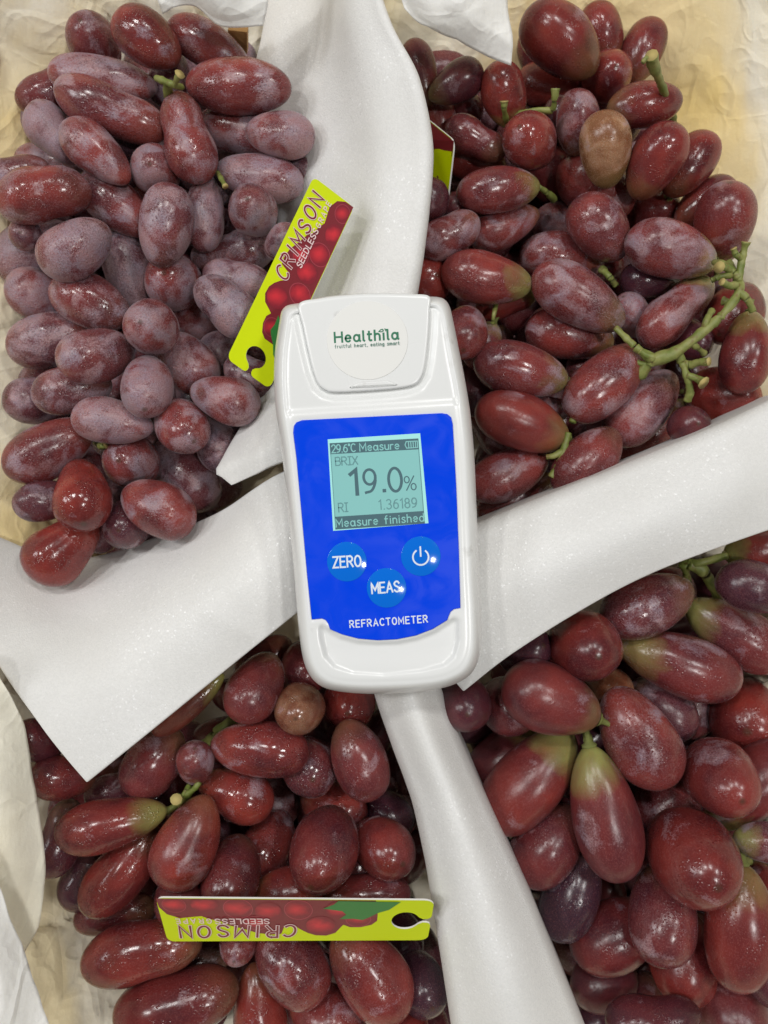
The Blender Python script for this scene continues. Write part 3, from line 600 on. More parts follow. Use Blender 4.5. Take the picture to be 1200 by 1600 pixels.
# ---- upper right: paler red, greenish stem ends
B = Bunch(at(920, 420, 0), 'pale red grape bunch with thick green stalks, upper right of the refractometer', .072, dict(add=.06, bloom=.46, bv=.14, green=.35, dark=.22, wet=(.2, .8)))
TR = [
 (822, 22, 932, 107, 94, dict(k=1, bl=.1, z=.070)), (948, 158, 947, 81, 74, dict(k=5, bl=.1, wet=.6)), (934, 183, 958, 286, 78, dict(k=1, bl=.34, tan=.95, gr=.3, wet=.3, label='tan brown grape among red ones')),
 (1050, 204, 998, 301, 82, dict(bl=.12, wet=.7, k=1)), (878, 252, 984, 330, 92, dict(bl=.38, wet=.6, k=1)), (979, 374, 1119, 409, 86, dict(bl=.55, gr=1, k=1, ped=True)),
 (1120, 296, 1142, 406, 90, dict(bl=.35, gr=1, k=1, ped=True)), (1001, 534, 1110, 437, 72, dict(bl=.55, gr=1, k=3)), (899, 313, 974, 400, 84, dict(bl=.5, k=1)),
 (836, 424, 972, 507, 86, dict(bl=.55, gr=.3, k=1)), (823, 511, 957, 536, 78, dict(bl=.4, gr=.5, k=1, wet=.6)), (691, 424, 830, 446, 80, dict(bl=.32, gr=.9, k=1)),
 (742, 561, 886, 596, 84, dict(bl=.45, gr=.6, wet=1, k=1, ped=True)), (889, 650, 1002, 546, 90, dict(bl=.5, k=1)), (746, 634, 888, 687, 86, dict(bl=.2, gr=.4, k=1, wet=.1, ped=True)),
 (954, 688, 1052, 584, 86, dict(bl=.62, k=1, dk=.2)), (1157, 614, 1173, 487, 76, dict(bl=.12, gr=.9, k=1, ped=True)), (715, 306, 843, 288, 70, dict(bl=.35, gr=.8, k=1, wet=.7)),
 (814, 395, 943, 411, 76, dict(bl=.5, k=1, wet=.8)), (737, 378, 841, 330, 66, dict(bl=.55, k=4)), (784, 225, 872, 220, 80, dict(bl=.3, wet=.9, k=0)),
 (897, 148, 906, 236, 66, dict(bl=.6, k=1, gr=.3)), (807, 126, 927, 150, 70, dict(bl=.2, k=1)), (1023, 33, 983, 127, 66, dict(bl=.15, k=1)),
 (923, 10, 956, 96, 66, dict(bl=.15, k=1, z=.06)), (1064, 156, 950, 172, 66, dict(bl=.15, k=5)), (1112, 214, 1043, 302, 72, dict(bl=.08, wet=.6, k=1)),
 (1144, 286, 1058, 346, 62, dict(bl=.2, k=1)), (770, 107, 806, 191, 68, dict(bl=.2, gr=1, k=1)), (828, 250, 902, 304, 72, dict(bl=.2, dk=.3)),
 (988, 157, 956, 232, 60, dict(bl=.65, k=1)), (833, 347, 935, 357, 68, dict(bl=.72, k=1)), (1057, 340, 984, 334, 76, dict(bl=.25, k=0)),
 (672, 376, 768, 388, 66, dict(bl=.4, k=1)), (655, 390, 748, 344, 66, dict(bl=.62)), (718, 562, 735, 474, 72, dict(bl=.45, gr=1, k=1)),
 (1108, 532, 1184, 449, 84, dict(bl=.1, gr=.9, k=5)), (1172, 642, 1084, 596, 88, dict(bl=.2, gr=1, k=5, ped=True)), (962, 722, 1080, 630, 72, dict(bl=.4, gr=1, k=1, ped=True)),
 (873, 772, 962, 673, 86, dict(bl=.4, k=1)), (733, 767, 854, 714, 78, dict(bl=.4, k=1)), (748, 806, 868, 748, 66, dict(bl=.4, gr=.6, k=1)),
 (702, 452, 618, 428, 82, dict(bl=.15, k=1)), (963, 468, 1012, 520, 56, dict(bl=.85, gr=.5)), (735, 574, 772, 506, 52, dict(bl=.5, gr=1, ped=True)),
 (752, 108, 672, 152, 62, dict(bl=.05, dk=.5)), (644, 64, 668, 166, 54, dict(bl=.2, dk=.4)), (679, 147, 692, 224, 52, dict(bl=.5)),
 (752, 182, 690, 166, 52, dict(bl=.15, dk=.4, wet=.7)), (698, 194, 788, 242, 58, dict(bl=.3, dk=.2)), (688, 236, 790, 266, 62, dict(bl=.2)),
 (830, 642, 890, 640, 46, dict(bl=.6, gr=1)), (745, 484, 838, 452, 56, dict(bl=.1, gr=1)), (970, 436, 1062, 442, 62, dict(bl=.2, dk=.7)),
 (940, 445, 950, 392, 52, dict(bl=.4, gr=1)), (1132, 462, 1108, 420, 44, dict(bl=.6, gr=1)), (848, 190, 896, 176, 52, dict(bl=.3, dk=.5)),
 (660, 345, 680, 285, 64, dict(bl=.2, dk=.5)), (738, 650, 744, 560, 64, dict(bl=.3, dk=.6)), (816, 60, 905, 122, 84, dict(bl=.1, dk=.4, z=.05)), (1058, 690, 1090, 640, 60, dict(bl=.2, dk=.4)),
 (885, 586, 960, 560, 60, dict(bl=.5, dk=.3)), (690, 335, 740, 320, 50, dict(bl=.4, dk=.3)), (1095, 560, 1060, 500, 60, dict(bl=.1, dk=.6)),
]
for g in TR: B.put(*g[:5], **g[5])
B.fill([(660, 90), (900, 60), (1010, 130), (1010, 300), (1060, 340), (1110, 480), (1110, 640), (760, 800), (700, 600), (650, 450)], (.026, .038))
B.stem([(1138, 408, .079), (1153, 440, .082), (1154, 456, .084), (1132, 488, .084), (1094, 522, .083), (1052, 552, .082), (1020, 564, .080), (996, 588, .075)], .0011, .0020)
for q in ([(1142, 430, .083), (1126, 432, .084), (1112, 438, .082)], [(1150, 446, .084), (1138, 446, .086), (1128, 440, .088)], [(1156, 460, .083), (1148, 472, .082), (1130, 470, .079)], [(1100, 516, .083), (1104, 500, .084), (1112, 486, .081)], [(1030, 560, .081), (1012, 556, .082), (1000, 548, .082)], [(1158, 404, .084), (1150, 398, .086), (1146, 388, .087)], [(1076, 536, .083), (1088, 542, .081), (1100, 552, .076)], [(1010, 570, .079), (996, 566, .078), (984, 556, .076)]):
    B.stem(q, .0011, .0008, bud=.5)
B.stem([(1154, 456, .084), (1168, 468, .084), (1176, 486, .082)], .0011, .0013); B.stem([(962, 512, .078), (980, 530, .080), (1000, 548, .081), (1022, 562, .081)], .0009, .0014)
B.stem([(1060, 552, .081), (1066, 566, .080), (1078, 570, .081), (1092, 566, .084), (1108, 565, .087)], .0014, .0011, bud=.5); B.stem([(1066, 566, .081), (1074, 592, .080), (1078, 612, .078), (1074, 626, .076)], .0011, .0012)
B.stem([(1074, 586, .081), (1090, 592, .082), (1100, 598, .084)], .0010, .0010, bud=.6); B.stem([(1116, 410, .078), (1130, 414, .083), (1142, 422, .083), (1154, 434, .083)], .0012, .0013)
B.stem([(1154, 440, .083), (1160, 402, .084), (1166, 378, .086)], .0011, .0010, bud=.7); B.stem([(1142, 424, .083), (1132, 418, .086), (1124, 417, .089)], .0010, .0009, bud=.9)
B.stem([(1056, 206, .050), (1047, 168, .070), (1034, 134, .084), (1022, 104, .094), (1018, 86, .099)], .0011, .0015, bud=.3)
B.stem([(1018, 96, .096), (1010, 92, .098), (1004, 98, .098)], .0011, .0006); B.stem([(1038, 300, .052), (1044, 310, .056), (1052, 318, .050)], .0010, .0012)
B.stem([(790, 190, .068), (812, 178, .074), (840, 172, .075), (862, 172, .076), (866, 158, .079), (868, 138, .081)], .0010, .0009, bud=.6); B.stem([(792, 192, .070), (788, 172, .077), (788, 158, .079)], .0010, .0009, bud=.5)
B.stem([(888, 676, .075), (882, 700, .075), (876, 722, .075), (862, 746, .074)], .0011, .0015); B.stem([(854, 714, .074), (866, 712, .075), (880, 704, .075)], .0009, .0010)
B.stem([(770, 506, .068), (772, 490, .070), (776, 472, .066)], .0007, .0007); B.stem([(894, 660, .073), (900, 645, .072), (910, 640, .066)], .0012, .0013)
B.stem([(940, 420, .060), (952, 432, .063), (962, 446, .060)], .0012, .0012); B.stem([(842, 292, .064), (856, 302, .060), (866, 312, .054)], .0008, .0012)

# ---- lower right: large, skin darkened to stand in for shade, fine grained
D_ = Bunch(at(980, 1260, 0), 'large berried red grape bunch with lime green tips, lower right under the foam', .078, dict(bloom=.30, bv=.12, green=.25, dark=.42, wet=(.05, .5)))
BR = [
 (789, 1062, 934, 1124, 106, dict(k=1, bl=.3, gr=.35, z=.084, wet=.1, ped=True)), (1085, 1404, 1078, 1272, 132, dict(k=5, bl=.18, z=.084, wet=.5)), (967, 1371, 922, 1168, 108, dict(k=4, bl=.28, gr=1.0, ped=True, wet=.1, z=.08)),
 (762, 1290, 894, 1148, 108, dict(k=1, bl=.32, gr=.95, z=.082, wet=.1)), (1126, 1268, 1125, 1160, 106, dict(k=5, bl=.3, wet=.4)), (920, 1060, 908, 957, 106, dict(k=5, bl=.15, wet=.3)),
 (1042, 1224, 956, 1080, 110, dict(k=1, bl=.5, wet=.5)), (941, 972, 1082, 918, 94, dict(k=1, bl=.55, dk=.4, wet=1)), (1153, 1068, 968, 1006, 100, dict(k=4, bl=.38, gr=.7)),
 (946, 1114, 952, 1041, 74, dict(k=5, bl=.2, tan=.55, gr=.9, label='small olive brown grape between red ones')), (1152, 1544, 1160, 1352, 108, dict(k=1, bl=.22, gr=.5, ped=True)), (1020, 1494, 1050, 1360, 104, dict(k=1, bl=.4, wet=.5)),
 (896, 1492, 1026, 1430, 104, dict(k=1, bl=.2, wet=.3)), (1218, 1034, 1076, 944, 92, dict(k=4, bl=.4, gr=.9)), (1236, 1166, 1113, 1290, 94, dict(k=1, bl=.3, gr=1)),
 (1060, 1558, 1072, 1425, 100, dict(k=1, bl=.12, wet=.3)), (1103, 1124, 1232, 1110, 118, dict(k=1, bl=.1)), (1152, 1622, 1118, 1512, 104, dict(k=1, bl=.45)),
 (1122, 905, 1244, 932, 80, dict(k=1, bl=.3, dk=.6)), (1232, 850, 1134, 868, 64, dict(k=1, bl=.15, gr=1, ped=True)), (1072, 1144, 998, 1068, 80, dict(k=1, bl=.5, dk=.3)),
 (752, 1090, 836, 1112, 90, dict(k=1, bl=.3, dk=.3)), (1000, 1302, 1092, 1196, 92, dict(k=1, bl=.45, dk=.2)), (1242, 1322, 1148, 1310, 62, dict(k=1, bl=.6, gr=1)),
 (742, 1224, 832, 1138, 80, dict(k=1, bl=.1, gr=1, dk=.3)), (812, 1374, 898, 1266, 98, dict(k=1, bl=.3, dk=.3)), (866, 1464, 920, 1328, 88, dict(k=1, bl=.25, dk=.6)),
 (1196, 1425, 1190, 1352, 66, dict(bl=.3, gr=1)), (890, 1530, 1000, 1540, 84, dict(bl=.1, dk=.5)), (948, 1600, 1094, 1588, 84, dict(bl=.15, dk=.3)),
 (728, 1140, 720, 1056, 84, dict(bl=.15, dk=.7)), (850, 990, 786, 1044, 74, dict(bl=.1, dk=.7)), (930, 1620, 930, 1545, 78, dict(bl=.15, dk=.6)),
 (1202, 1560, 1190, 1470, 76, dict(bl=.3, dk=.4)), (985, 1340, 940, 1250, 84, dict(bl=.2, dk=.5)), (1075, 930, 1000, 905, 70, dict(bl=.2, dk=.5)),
]
for g in BR: D_.put(*g[:5], **g[5])
D_.fill([(1190, 850), (1190, 1600), (890, 1600), (790, 1350), (700, 1100), (900, 970)], (.026, .038))
D_.stem([(1058, 872, .066), (1080, 880, .07), (1100, 878, .072), (1134, 868, .070)], .0014, .0012); D_.stem([(1076, 882, .07), (1098, 892, .07), (1112, 912, .066), (1122, 932, .056)], .0016, .0018); D_.stem([(1068, 880, .069), (1072, 896, .066), (1074, 912, .058)], .0014, .0012)
D_.stem([(914, 1140, .070), (918, 1152, .074), (922, 1167, .078)], .0012, .0015); D_.stem([(1148, 1330, .06), (1158, 1340, .066), (1172, 1346, .064)], .0013, .0012)
D_.stem([(1186, 1172, .058), (1178, 1186, .06), (1196, 1178, .06)], .0013, .0013)

# ---- lower left: deep red
E = Bunch(at(380, 1330, 0), 'deep red grape bunch lower left with a tag stuck across it', .074, dict(bloom=.36, bv=.13, green=.2, dark=.42, wet=(.4, 1)))
BL = [
 (263, 1382, 324, 1248, 100, dict(k=4, bl=.35, wet=.3, z=.080)), (425, 1260, 312, 1220, 82, dict(k=4, bl=.3, wet=.9, z=.080)), (92, 1302, 256, 1270, 84, dict(k=4, bl=.2, gr=.8, wet=.7, z=.078)),
 (356, 1416, 368, 1315, 88, dict(k=0, bl=.35, wet=.6)), (138, 1422, 244, 1296, 84, dict(k=1, bl=.15, wet=.8)), (482, 1176, 330, 1164, 88, dict(k=1, bl=.35, wet=1)),
 (312, 1157, 298, 1230, 58, dict(k=1, bl=.55, gr=.3, ped=True)), (203, 1238, 277, 1144, 86, dict(k=1, bl=.4)), (395, 1368, 442, 1276, 80, dict(k=1, bl=.4, wet=1)),
 (480, 1376, 534, 1276, 104, dict(k=5, bl=.3, wet=.6)), (572, 1270, 468, 1250, 80, dict(k=1, bl=.4)), (374, 1120, 426, 1026, 84, dict(k=1, bl=.4, wet=.4)),
 (466, 1144, 470, 1069, 76, dict(k=5, bl=.25, tan=.5, gr=.8, label='small olive brown grape among red ones')), (504, 1392, 398, 1398, 74, dict(k=0, bl=.2, wet=.5)), (130, 1507, 312, 1466, 94, dict(k=2, bl=.3, wet=.9)),
 (183, 1592, 370, 1546, 104, dict(k=2, bl=.2, wet=.6)), (416, 1664, 396, 1508, 86, dict(k=4, bl=.2, dk=-.2)), (502, 1558, 408, 1458, 98, dict(k=1, bl=.42, wet=.8)),
 (628, 1584, 528, 1458, 104, dict(k=1, bl=.35, wet=.7)), (528, 1196, 440, 1196, 86, dict(k=1, bl=.5)), (584, 1246, 538, 1128, 86, dict(k=1, bl=.35, wet=.5)),
 (646, 1326, 546, 1320, 88, dict(k=1, bl=.3)), (550, 1138, 540, 1058, 80, dict(k=5, bl=.12, wet=.7)), (467, 1256, 400, 1246, 74, dict(k=1, bl=.75)),
 (562, 1602, 448, 1566, 90, dict(k=1, bl=.4)), (640, 1394, 498, 1402, 66, dict(k=1, bl=.25, dk=.3)), (374, 1500, 372, 1440, 58, dict(k=5, bl=.5)),
 (204, 1562, 354, 1488, 86, dict(k=1, bl=.5, dk=.3)), (694, 1552, 618, 1516, 80, dict(k=1, bl=.3, dk=.7)), (642, 1286, 560, 1252, 70, dict(bl=.2, dk=.5)),
 (480, 1080, 472, 1000, 74, dict(bl=.2, dk=.2)), (54, 1204, 142, 1226, 68, dict(bl=.2, dk=.3)), (38, 1126, 82, 1188, 62, dict(bl=.1, dk=.3)),
 (75, 1368, 112, 1252, 70, dict(bl=.15, dk=.4)), (110, 1418, 152, 1328, 66, dict(bl=.1, dk=.5)), (118, 1436, 242, 1418, 62, dict(bl=.1, dk=.5)),
 (282, 1434, 284, 1352, 78, dict(bl=.3, dk=.3)), (138, 1252, 236, 1212, 62, dict(bl=.3, dk=.4)), (242, 1146, 348, 1056, 46, dict(bl=.05, gr=1, tan=.2, k=4)),
 (372, 1062, 452, 1000, 64, dict(bl=.15, dk=.3)), (620, 1650, 632, 1574, 90, dict(bl=.1)), (640, 1500, 610, 1430, 72, dict(bl=.3, dk=.5)), (300, 1440, 230, 1400, 70, dict(bl=.2, dk=.6)),
 (560, 1440, 480, 1450, 70, dict(bl=.3, dk=.4)), (680, 1620, 660, 1590, 60, dict(bl=.2, dk=.6)),
]
for g in BL: E.put(*g[:5], **g[5])
E.fill([(80, 1190), (300, 1090), (460, 990), (610, 1110), (650, 1250), (700, 1600), (260, 1600), (180, 1440), (110, 1330)], (.026, .038))
E.stem([(292, 1258, .066), (284, 1252, .074), (275, 1249, .084)], .0014, .0016, bud=.3); E.stem([(296, 1228, .072), (290, 1240, .074), (284, 1254, .072), (300, 1270, .06)], .0010, .0012)
E.stem([(312, 1222, .076), (304, 1232, .076), (290, 1244, .074)], .0009, .0012); E.stem([(260, 1268, .072), (270, 1262, .072), (282, 1254, .072)], .0011, .0012)
E.stem([(300, 1190, .045), (345, 1140, .05), (400, 1105, .046)], .0022, .0020)

# ------------------------------------------------------------------ lettering: a stroke font, glyphs on a unit cap height
def arc(cx, cy, rx, ry, a0, a1, n=14):
    return [(cx + rx * math.cos(math.radians(a0 + (a1 - a0) * i / n)), cy + ry * math.sin(math.radians(a0 + (a1 - a0) * i / n))) for i in range(n + 1)]
def sp(pts): return [tuple(p) for p in catmull(pts, 24)]
SS = sp([(.54, .82), (.42, .98), (.2, .98), (.04, .8), (.13, .6), (.44, .42), (.55, .22), (.42, .02), (.17, .02), (.01, .18)])
ss = sp([(.37, .56), (.28, .66), (.12, .65), (.04, .52), (.12, .40), (.30, .30), (.38, .16), (.28, .02), (.1, .01), (.0, .11)])
GL = {
 'A': (.62, [[(0, 0), (.31, 1), (.62, 0)], [(.12, .34), (.5, .34)]]), 'B': (.58, [[(0, 0), (0, 1), (.3, 1)] + arc(.3, .77, .22, .23, 90, -90) + [(0, .54)], [(.3, .54)] + arc(.31, .27, .25, .27, 90, -90) + [(0, 0)]]),
 'C': (.58, [arc(.33, .5, .33, .5, 48, 312, 22)]), 'D': (.6, [[(0, 0), (0, 1), (.25, 1)] + arc(.25, .5, .33, .5, 90, -90) + [(0, 0)]]),
 'E': (.52, [[(.52, 1), (0, 1), (0, 0), (.52, 0)], [(0, .53), (.44, .53)]]), 'F': (.52, [[(.52, 1), (0, 1), (0, 0)], [(0, .52), (.44, .52)]]),
 'G': (.62, [arc(.33, .5, .33, .5, 48, 340, 22) + [(.62, .45), (.36, .45)]]), 'H': (.62, [[(0, 0), (0, 1)], [(.62, 0), (.62, 1)], [(0, .52), (.62, .52)]]),
 'I': (.08, [[(.04, 0), (.04, 1)]]), 'J': (.36, [[(.18, 0), (.18, 1)], [(0, 1), (.36, 1)], [(0, 0), (.36, 0)]]), 'L': (.48, [[(0, 1), (0, 0), (.48, 0)]]),
 'M': (.7, [[(0, 0), (0, 1), (.35, .3), (.7, 1), (.7, 0)]]), 'N': (.58, [[(0, 0), (0, 1), (.58, 0), (.58, 1)]]), 'O': (.62, [arc(.31, .5, .31, .5, 90, 450, 28)]),
 'P': (.54, [[(0, 0), (0, 1), (.3, 1)] + arc(.3, .75, .24, .25, 90, -90) + [(0, .5)]]), 'R': (.58, [[(0, 0), (0, 1), (.3, 1)] + arc(.3, .75, .24, .25, 90, -90) + [(0, .5)], [(.26, .5), (.58, 0)]]),
 'S': (.56, [SS]), 'T': (.58, [[(0, 1), (.58, 1)], [(.29, 1), (.29, 0)]]), 'X': (.58, [[(0, 0), (.58, 1)], [(0, 1), (.58, 0)]]), 'Z': (.54, [[(0, 1), (.54, 1), (0, 0), (.54, 0)]]),
 '0': (.54, [arc(.27, .5, .27, .5, 90, 450, 26)]), '1': (.24, [[(0, .82), (.2, 1), (.2, 0)]]), '2': (.5, [arc(.25, .73, .25, .27, 170, -35) + [(0, 0), (.52, 0)]]),
 '3': (.5, [arc(.23, .76, .23, .24, 150, -90) , arc(.23, .26, .26, .26, 90, -150)]), '6': (.52, [sp([(.44, .95), (.2, .86), (.03, .5), (.02, .28)]), arc(.26, .3, .25, .3, 0, 360, 22)]),
 '8': (.5, [arc(.25, .75, .22, .25, 0, 360, 20), arc(.25, .26, .26, .26, 0, 360, 20)]), '9': (.52, [arc(.26, .68, .25, .32, 0, 360, 22), sp([(.51, .7), (.48, .4), (.32, .1), (.06, .02)])]),
 '.': (.1, [[(.03, .02), (.07, .02)]]), ',': (.1, [[(.08, .05), (.02, -.14)]]), ' ': (.32, []), 'o': (.2, [arc(.1, .9, .1, .11, 0, 360, 12)]),
 '%': (.66, [arc(.15, .76, .14, .23, 0, 360, 16), arc(.51, .23, .14, .23, 0, 360, 16), [(.1, 0), (.56, 1)]]),
 'a': (.5, [arc(.23, .32, .23, .32, 0, 360, 20), [(.48, .64), (.48, .05), (.54, 0)]]), 'd': (.48, [arc(.23, .32, .23, .32, 0, 360, 20), [(.46, 1), (.46, 0)]]), 'e': (.46, [[(.02, .34), (.45, .34)] + arc(.235, .33, .22, .32, 5, 315, 20)]),
 'f': (.36, [arc(.27, .8, .14, .2, 80, 180, 8) + [(.13, 0)], [(0, .62), (.34, .62)]]), 'g': (.46, [arc(.23, .32, .22, .32, 0, 360, 20), [(.46, .64), (.46, -.1)] + arc(.24, -.1, .22, .16, 0, -160, 10)]),
 'h': (.44, [[(0, 0), (0, 1)], [(0, .4)] + arc(.21, .4, .21, .25, 170, 0, 12) + [(.42, 0)]]), 'i': (.08, [[(.04, 0), (.04, .64)], [(.04, .86), (.04, .9)]]), 'j': (.08, [[(.04, 0), (.04, .66)]]),
 'l': (.14, [[(.04, 1), (.04, .08), (.12, 0)]]), 'm': (.66, [[(0, 0), (0, .64)], [(0, .42)] + arc(.165, .42, .165, .22, 170, 0, 10) + [(.33, 0)], [(.33, .42)] + arc(.495, .42, .165, .22, 170, 0, 10) + [(.66, 0)]]),
 'n': (.42, [[(0, 0), (0, .64)], [(0, .4)] + arc(.21, .4, .21, .24, 170, 0, 12) + [(.42, 0)]]), 'r': (.3, [[(0, 0), (0, .64)], [(0, .38)] + arc(.2, .38, .2, .26, 170, 55, 8)]),
 's': (.38, [ss]), 't': (.34, [[(.13, .92), (.13, .12), (.2, 0), (.32, .02)], [(0, .64), (.32, .64)]]), 'u': (.42, [[(0, .64), (0, .24)] + arc(.21, .24, .21, .24, 180, 360, 12), [(.42, .64), (.42, 0)]]),
}
def strokes(lines, w, mp, name, mat, parent, z0=0.0, ends=True):
    """lines in 2-D -> ribbons; mp(x, y, lift) gives the 3-D point"""
    verts, faces = [], []
    for k, ln in enumerate(lines):
        P = [np.array(p, float) for p in ln]; n = len(P); lift = z0 + k * 6e-6
        closed = n > 3 and np.linalg.norm(P[0] - P[-1]) < 1e-6
        T = []
        for i in range(n):
            a = P[i] - P[i - 1] if i > 0 else (P[-1] - P[-2] if closed else P[1] - P[0]); b_ = P[i + 1] - P[i] if i < n - 1 else (P[1] - P[0] if closed else a)
            a = a / (np.linalg.norm(a) or 1); b_ = b_ / (np.linalg.norm(b_) or 1)
            t = a + b_; L = np.linalg.norm(t)
            if L < .3: nn = np.array([-a[1], a[0]]); sc = 1
            else: t /= L; nn = np.array([-t[1], t[0]]); sc = min(2.0, 1 / max(.35, float(np.dot(t, a))))
            T.append((nn * sc * w / 2, a, b_))
        base = len(verts)
        for i in range(n):
            p = P[i]
            if ends and not closed and i == 0: p = p - T[0][2] * w * .35
            if ends and not closed and i == n - 1: p = p + T[-1][1] * w * .35
            verts += [mp(*(p + T[i][0]), lift), mp(*(p - T[i][0]), lift)]
        for i in range(n - 1): faces.append((base + 2 * i + 1, base + 2 * i + 3, base + 2 * i + 2, base + 2 * i))
    return mesh(name, verts, faces, mat, parent, False)
def dense(l, step):
    out = [l[0]]
    for a, b_ in zip(l, l[1:]):
        k = max(1, int(math.hypot(b_[0] - a[0], b_[1] - a[1]) / step))
        out += [(a[0] + (b_[0] - a[0]) * i / k, a[1] + (b_[1] - a[1]) * i / k) for i in range(1, k + 1)]
    return out
def layout(text, gap=.2, size=1.0, slant=0.0, jig=0.0, mono=None, seed=1):
    r = random.Random(seed); x = 0; out = []
    for ch in text:
        wd, st = GL[ch]; dy = r.uniform(-jig, jig); ro = r.uniform(-jig, jig) * 1.5
        ox = x + ((mono - wd) / 2 if mono else 0)
        for s_ in st: out.append([((ox + px + (slant + ro) * py) * size, (py + dy) * size) for px, py in s_])
        x += mono if mono else wd + gap
    return out, (x if mono else x - gap) * size
def poly(name, pts, mp, z0, z1, mat, parent, smooth=False):
    """flat plate with outline pts (2-D): top face plus skirt down to z0"""
    n = len(pts)
    verts = [mp(p[0], p[1], z1) for p in pts] + [mp(p[0], p[1], z0) for p in pts]
    a = sum(pts[i][0] * pts[(i + 1) % n][1] - pts[(i + 1) % n][0] * pts[i][1] for i in range(n))
    top = tuple(range(n)) if a > 0 else tuple(reversed(range(n)))
    faces = [top] + [(i, (i + 1) % n, n + (i + 1) % n, n + i) if a < 0 else ((i + 1) % n, i, n + i, n + (i + 1) % n) for i in range(n)]
    return mesh(name, verts, faces, mat, parent, smooth)

# ------------------------------------------------------------------ refractometer
ROOT = empty('refractometer', at(592, 770, .122).xy.to_3d() + Vector((0, 0, .1)), math.radians(3.8))
tag(ROOT, 'white handheld refractometer with blue front panel and lit display lying on the foam', 'refractometer')
INV = (Matrix.Translation(ROOT.location) @ Matrix.Rotation(math.radians(3.8), 4, 'Z')).inverted()
def dv(px, py, z): return INV @ at(px, py, z)
OUT = [(437, 500), (440, 486), (447, 478), (458, 475), (470, 473), (500, 465), (540, 460), (580, 457.5), (640, 459), (668, 463), (684, 464), (695, 468), (703, 480), (709, 505), (716, 540), (725, 585), (732, 625), (736, 655), (741, 710), (745, 800),
       (749, 900), (752, 960), (752, 1005), (747, 1033), (734, 1055), (708, 1070), (676, 1078), (630, 1083), (570, 1084), (522, 1079), (497, 1069), (481, 1050), (472, 1022), (466, 975), (460, 900), (450, 800), (440, 705), (432, 650), (429, 615), (428, 585), (430, 545)]
LID = [(467, 475), (500, 466), (540, 461), (580, 458.5), (640, 459.5), (671, 463), (671.5, 485), (670, 520), (666, 560), (661, 584), (652, 598), (638, 604), (610, 608), (565, 611.5), (522, 613), (508, 609.5), (497, 600), (489, 580), (481, 548), (473, 510)]
PANEL = [(458, 676), (459, 666), (463, 660), (472, 656.5), (482, 656), (580, 651), (690, 645.5), (699, 647), (705, 652), (707.5, 662), (713, 760), (717, 860), (719.5, 950), (709, 952), (704, 956), (701, 963), (699, 969), (676, 983), (650, 993), (620, 999), (590, 1000.5), (560, 998), (535, 991.5), (516, 983.5), (513, 975), (509, 969), (503, 966.5), (487, 968), (480, 900), (470, 790), (463, 715)]
TRAY = [(496, 980), (503, 972), (514, 980), (535, 991), (560, 998), (590, 1000), (620, 999), (650, 993), (676, 983), (699, 968), (710, 962), (719, 968), (720, 1000), (713, 1028), (696, 1044), (660, 1053), (600, 1059), (550, 1056), (520, 1046), (505, 1028), (498, 1000)]
def build_body():
    o = catmull(OUT, 420, True); n = len(o)
    ang = math.radians(3.8); cy0 = 770
    def spine(p):
        y = np.clip(p[:, 1], 600, 960); return np.c_[592 + (y - cy0) * math.tan(ang) * 1.0, y]
    sp_ = spine(o); dirn = sp_ - o; ln_ = np.linalg.norm(dirn, axis=1, keepdims=True); un = dirn / ln_
    rings = []
    for ins, z in ((16, .1002), (9, .1006), (4, .103), (1, .108), (0, .1115), (.8, .1145), (3, .1172), (6.5, .1191), (10, .1203), (12.5, .12075), (15, .1210)):
        rings.append((o + un * ins, np.full(n, z)))
    def hfun(P, edge):
        lid = -sdist(P, LID); tray = sdist(P, TRAY); pan = sdist(P, PANEL)
        head = 1 - sm((P[:, 1] + (P[:, 0] - 592) * .066 - 629) / 13)
        h = -head * (3.2 + 5.2 * (1 - sm((lid - 1.5) / 15)))
        h += 1.4 * sm((edge - 3) / 6) 
        lowz = sm(np.clip((tray) / 9, 0, 1)); far = sm((P[:, 1] - 1010) / 44)
        h -= lowz * (9 - 6.0 * far)
        h -= 1.6 * sm((pan + 3) / 3)
        return h * .00019
    for k in range(1, 44):
        f = (k / 43); P = o + un * (15 + (ln_ - 15) * f)
        edge = (15 + (ln_[:, 0] - 15) * f) - 15
        rings.append((P, .1210 + hfun(P, edge)))
    verts = [dv(p[0], p[1], z) for P, Z in rings for p, z in zip(P, Z)]
    faces = []
    for r in range(len(rings) - 1):
        for i in range(n):
            a, b_ = r * n + i, r * n + (i + 1) % n; faces.append((a, a + n, b_ + n, b_))
    faces.append(tuple(range(n)))
    ob = mesh('body', verts, faces, M_SHELL, ROOT)
    bm = bmesh.new(); bm.from_mesh(ob.data); bmesh.ops.remove_doubles(bm, verts=bm.verts, dist=2e-6)
    bmesh.ops.recalc_face_normals(bm, faces=bm.faces); bm.to_mesh(ob.data); bm.free()
    ob.data.polygons.foreach_set('use_smooth', [True] * len(ob.data.polygons))
build_body()
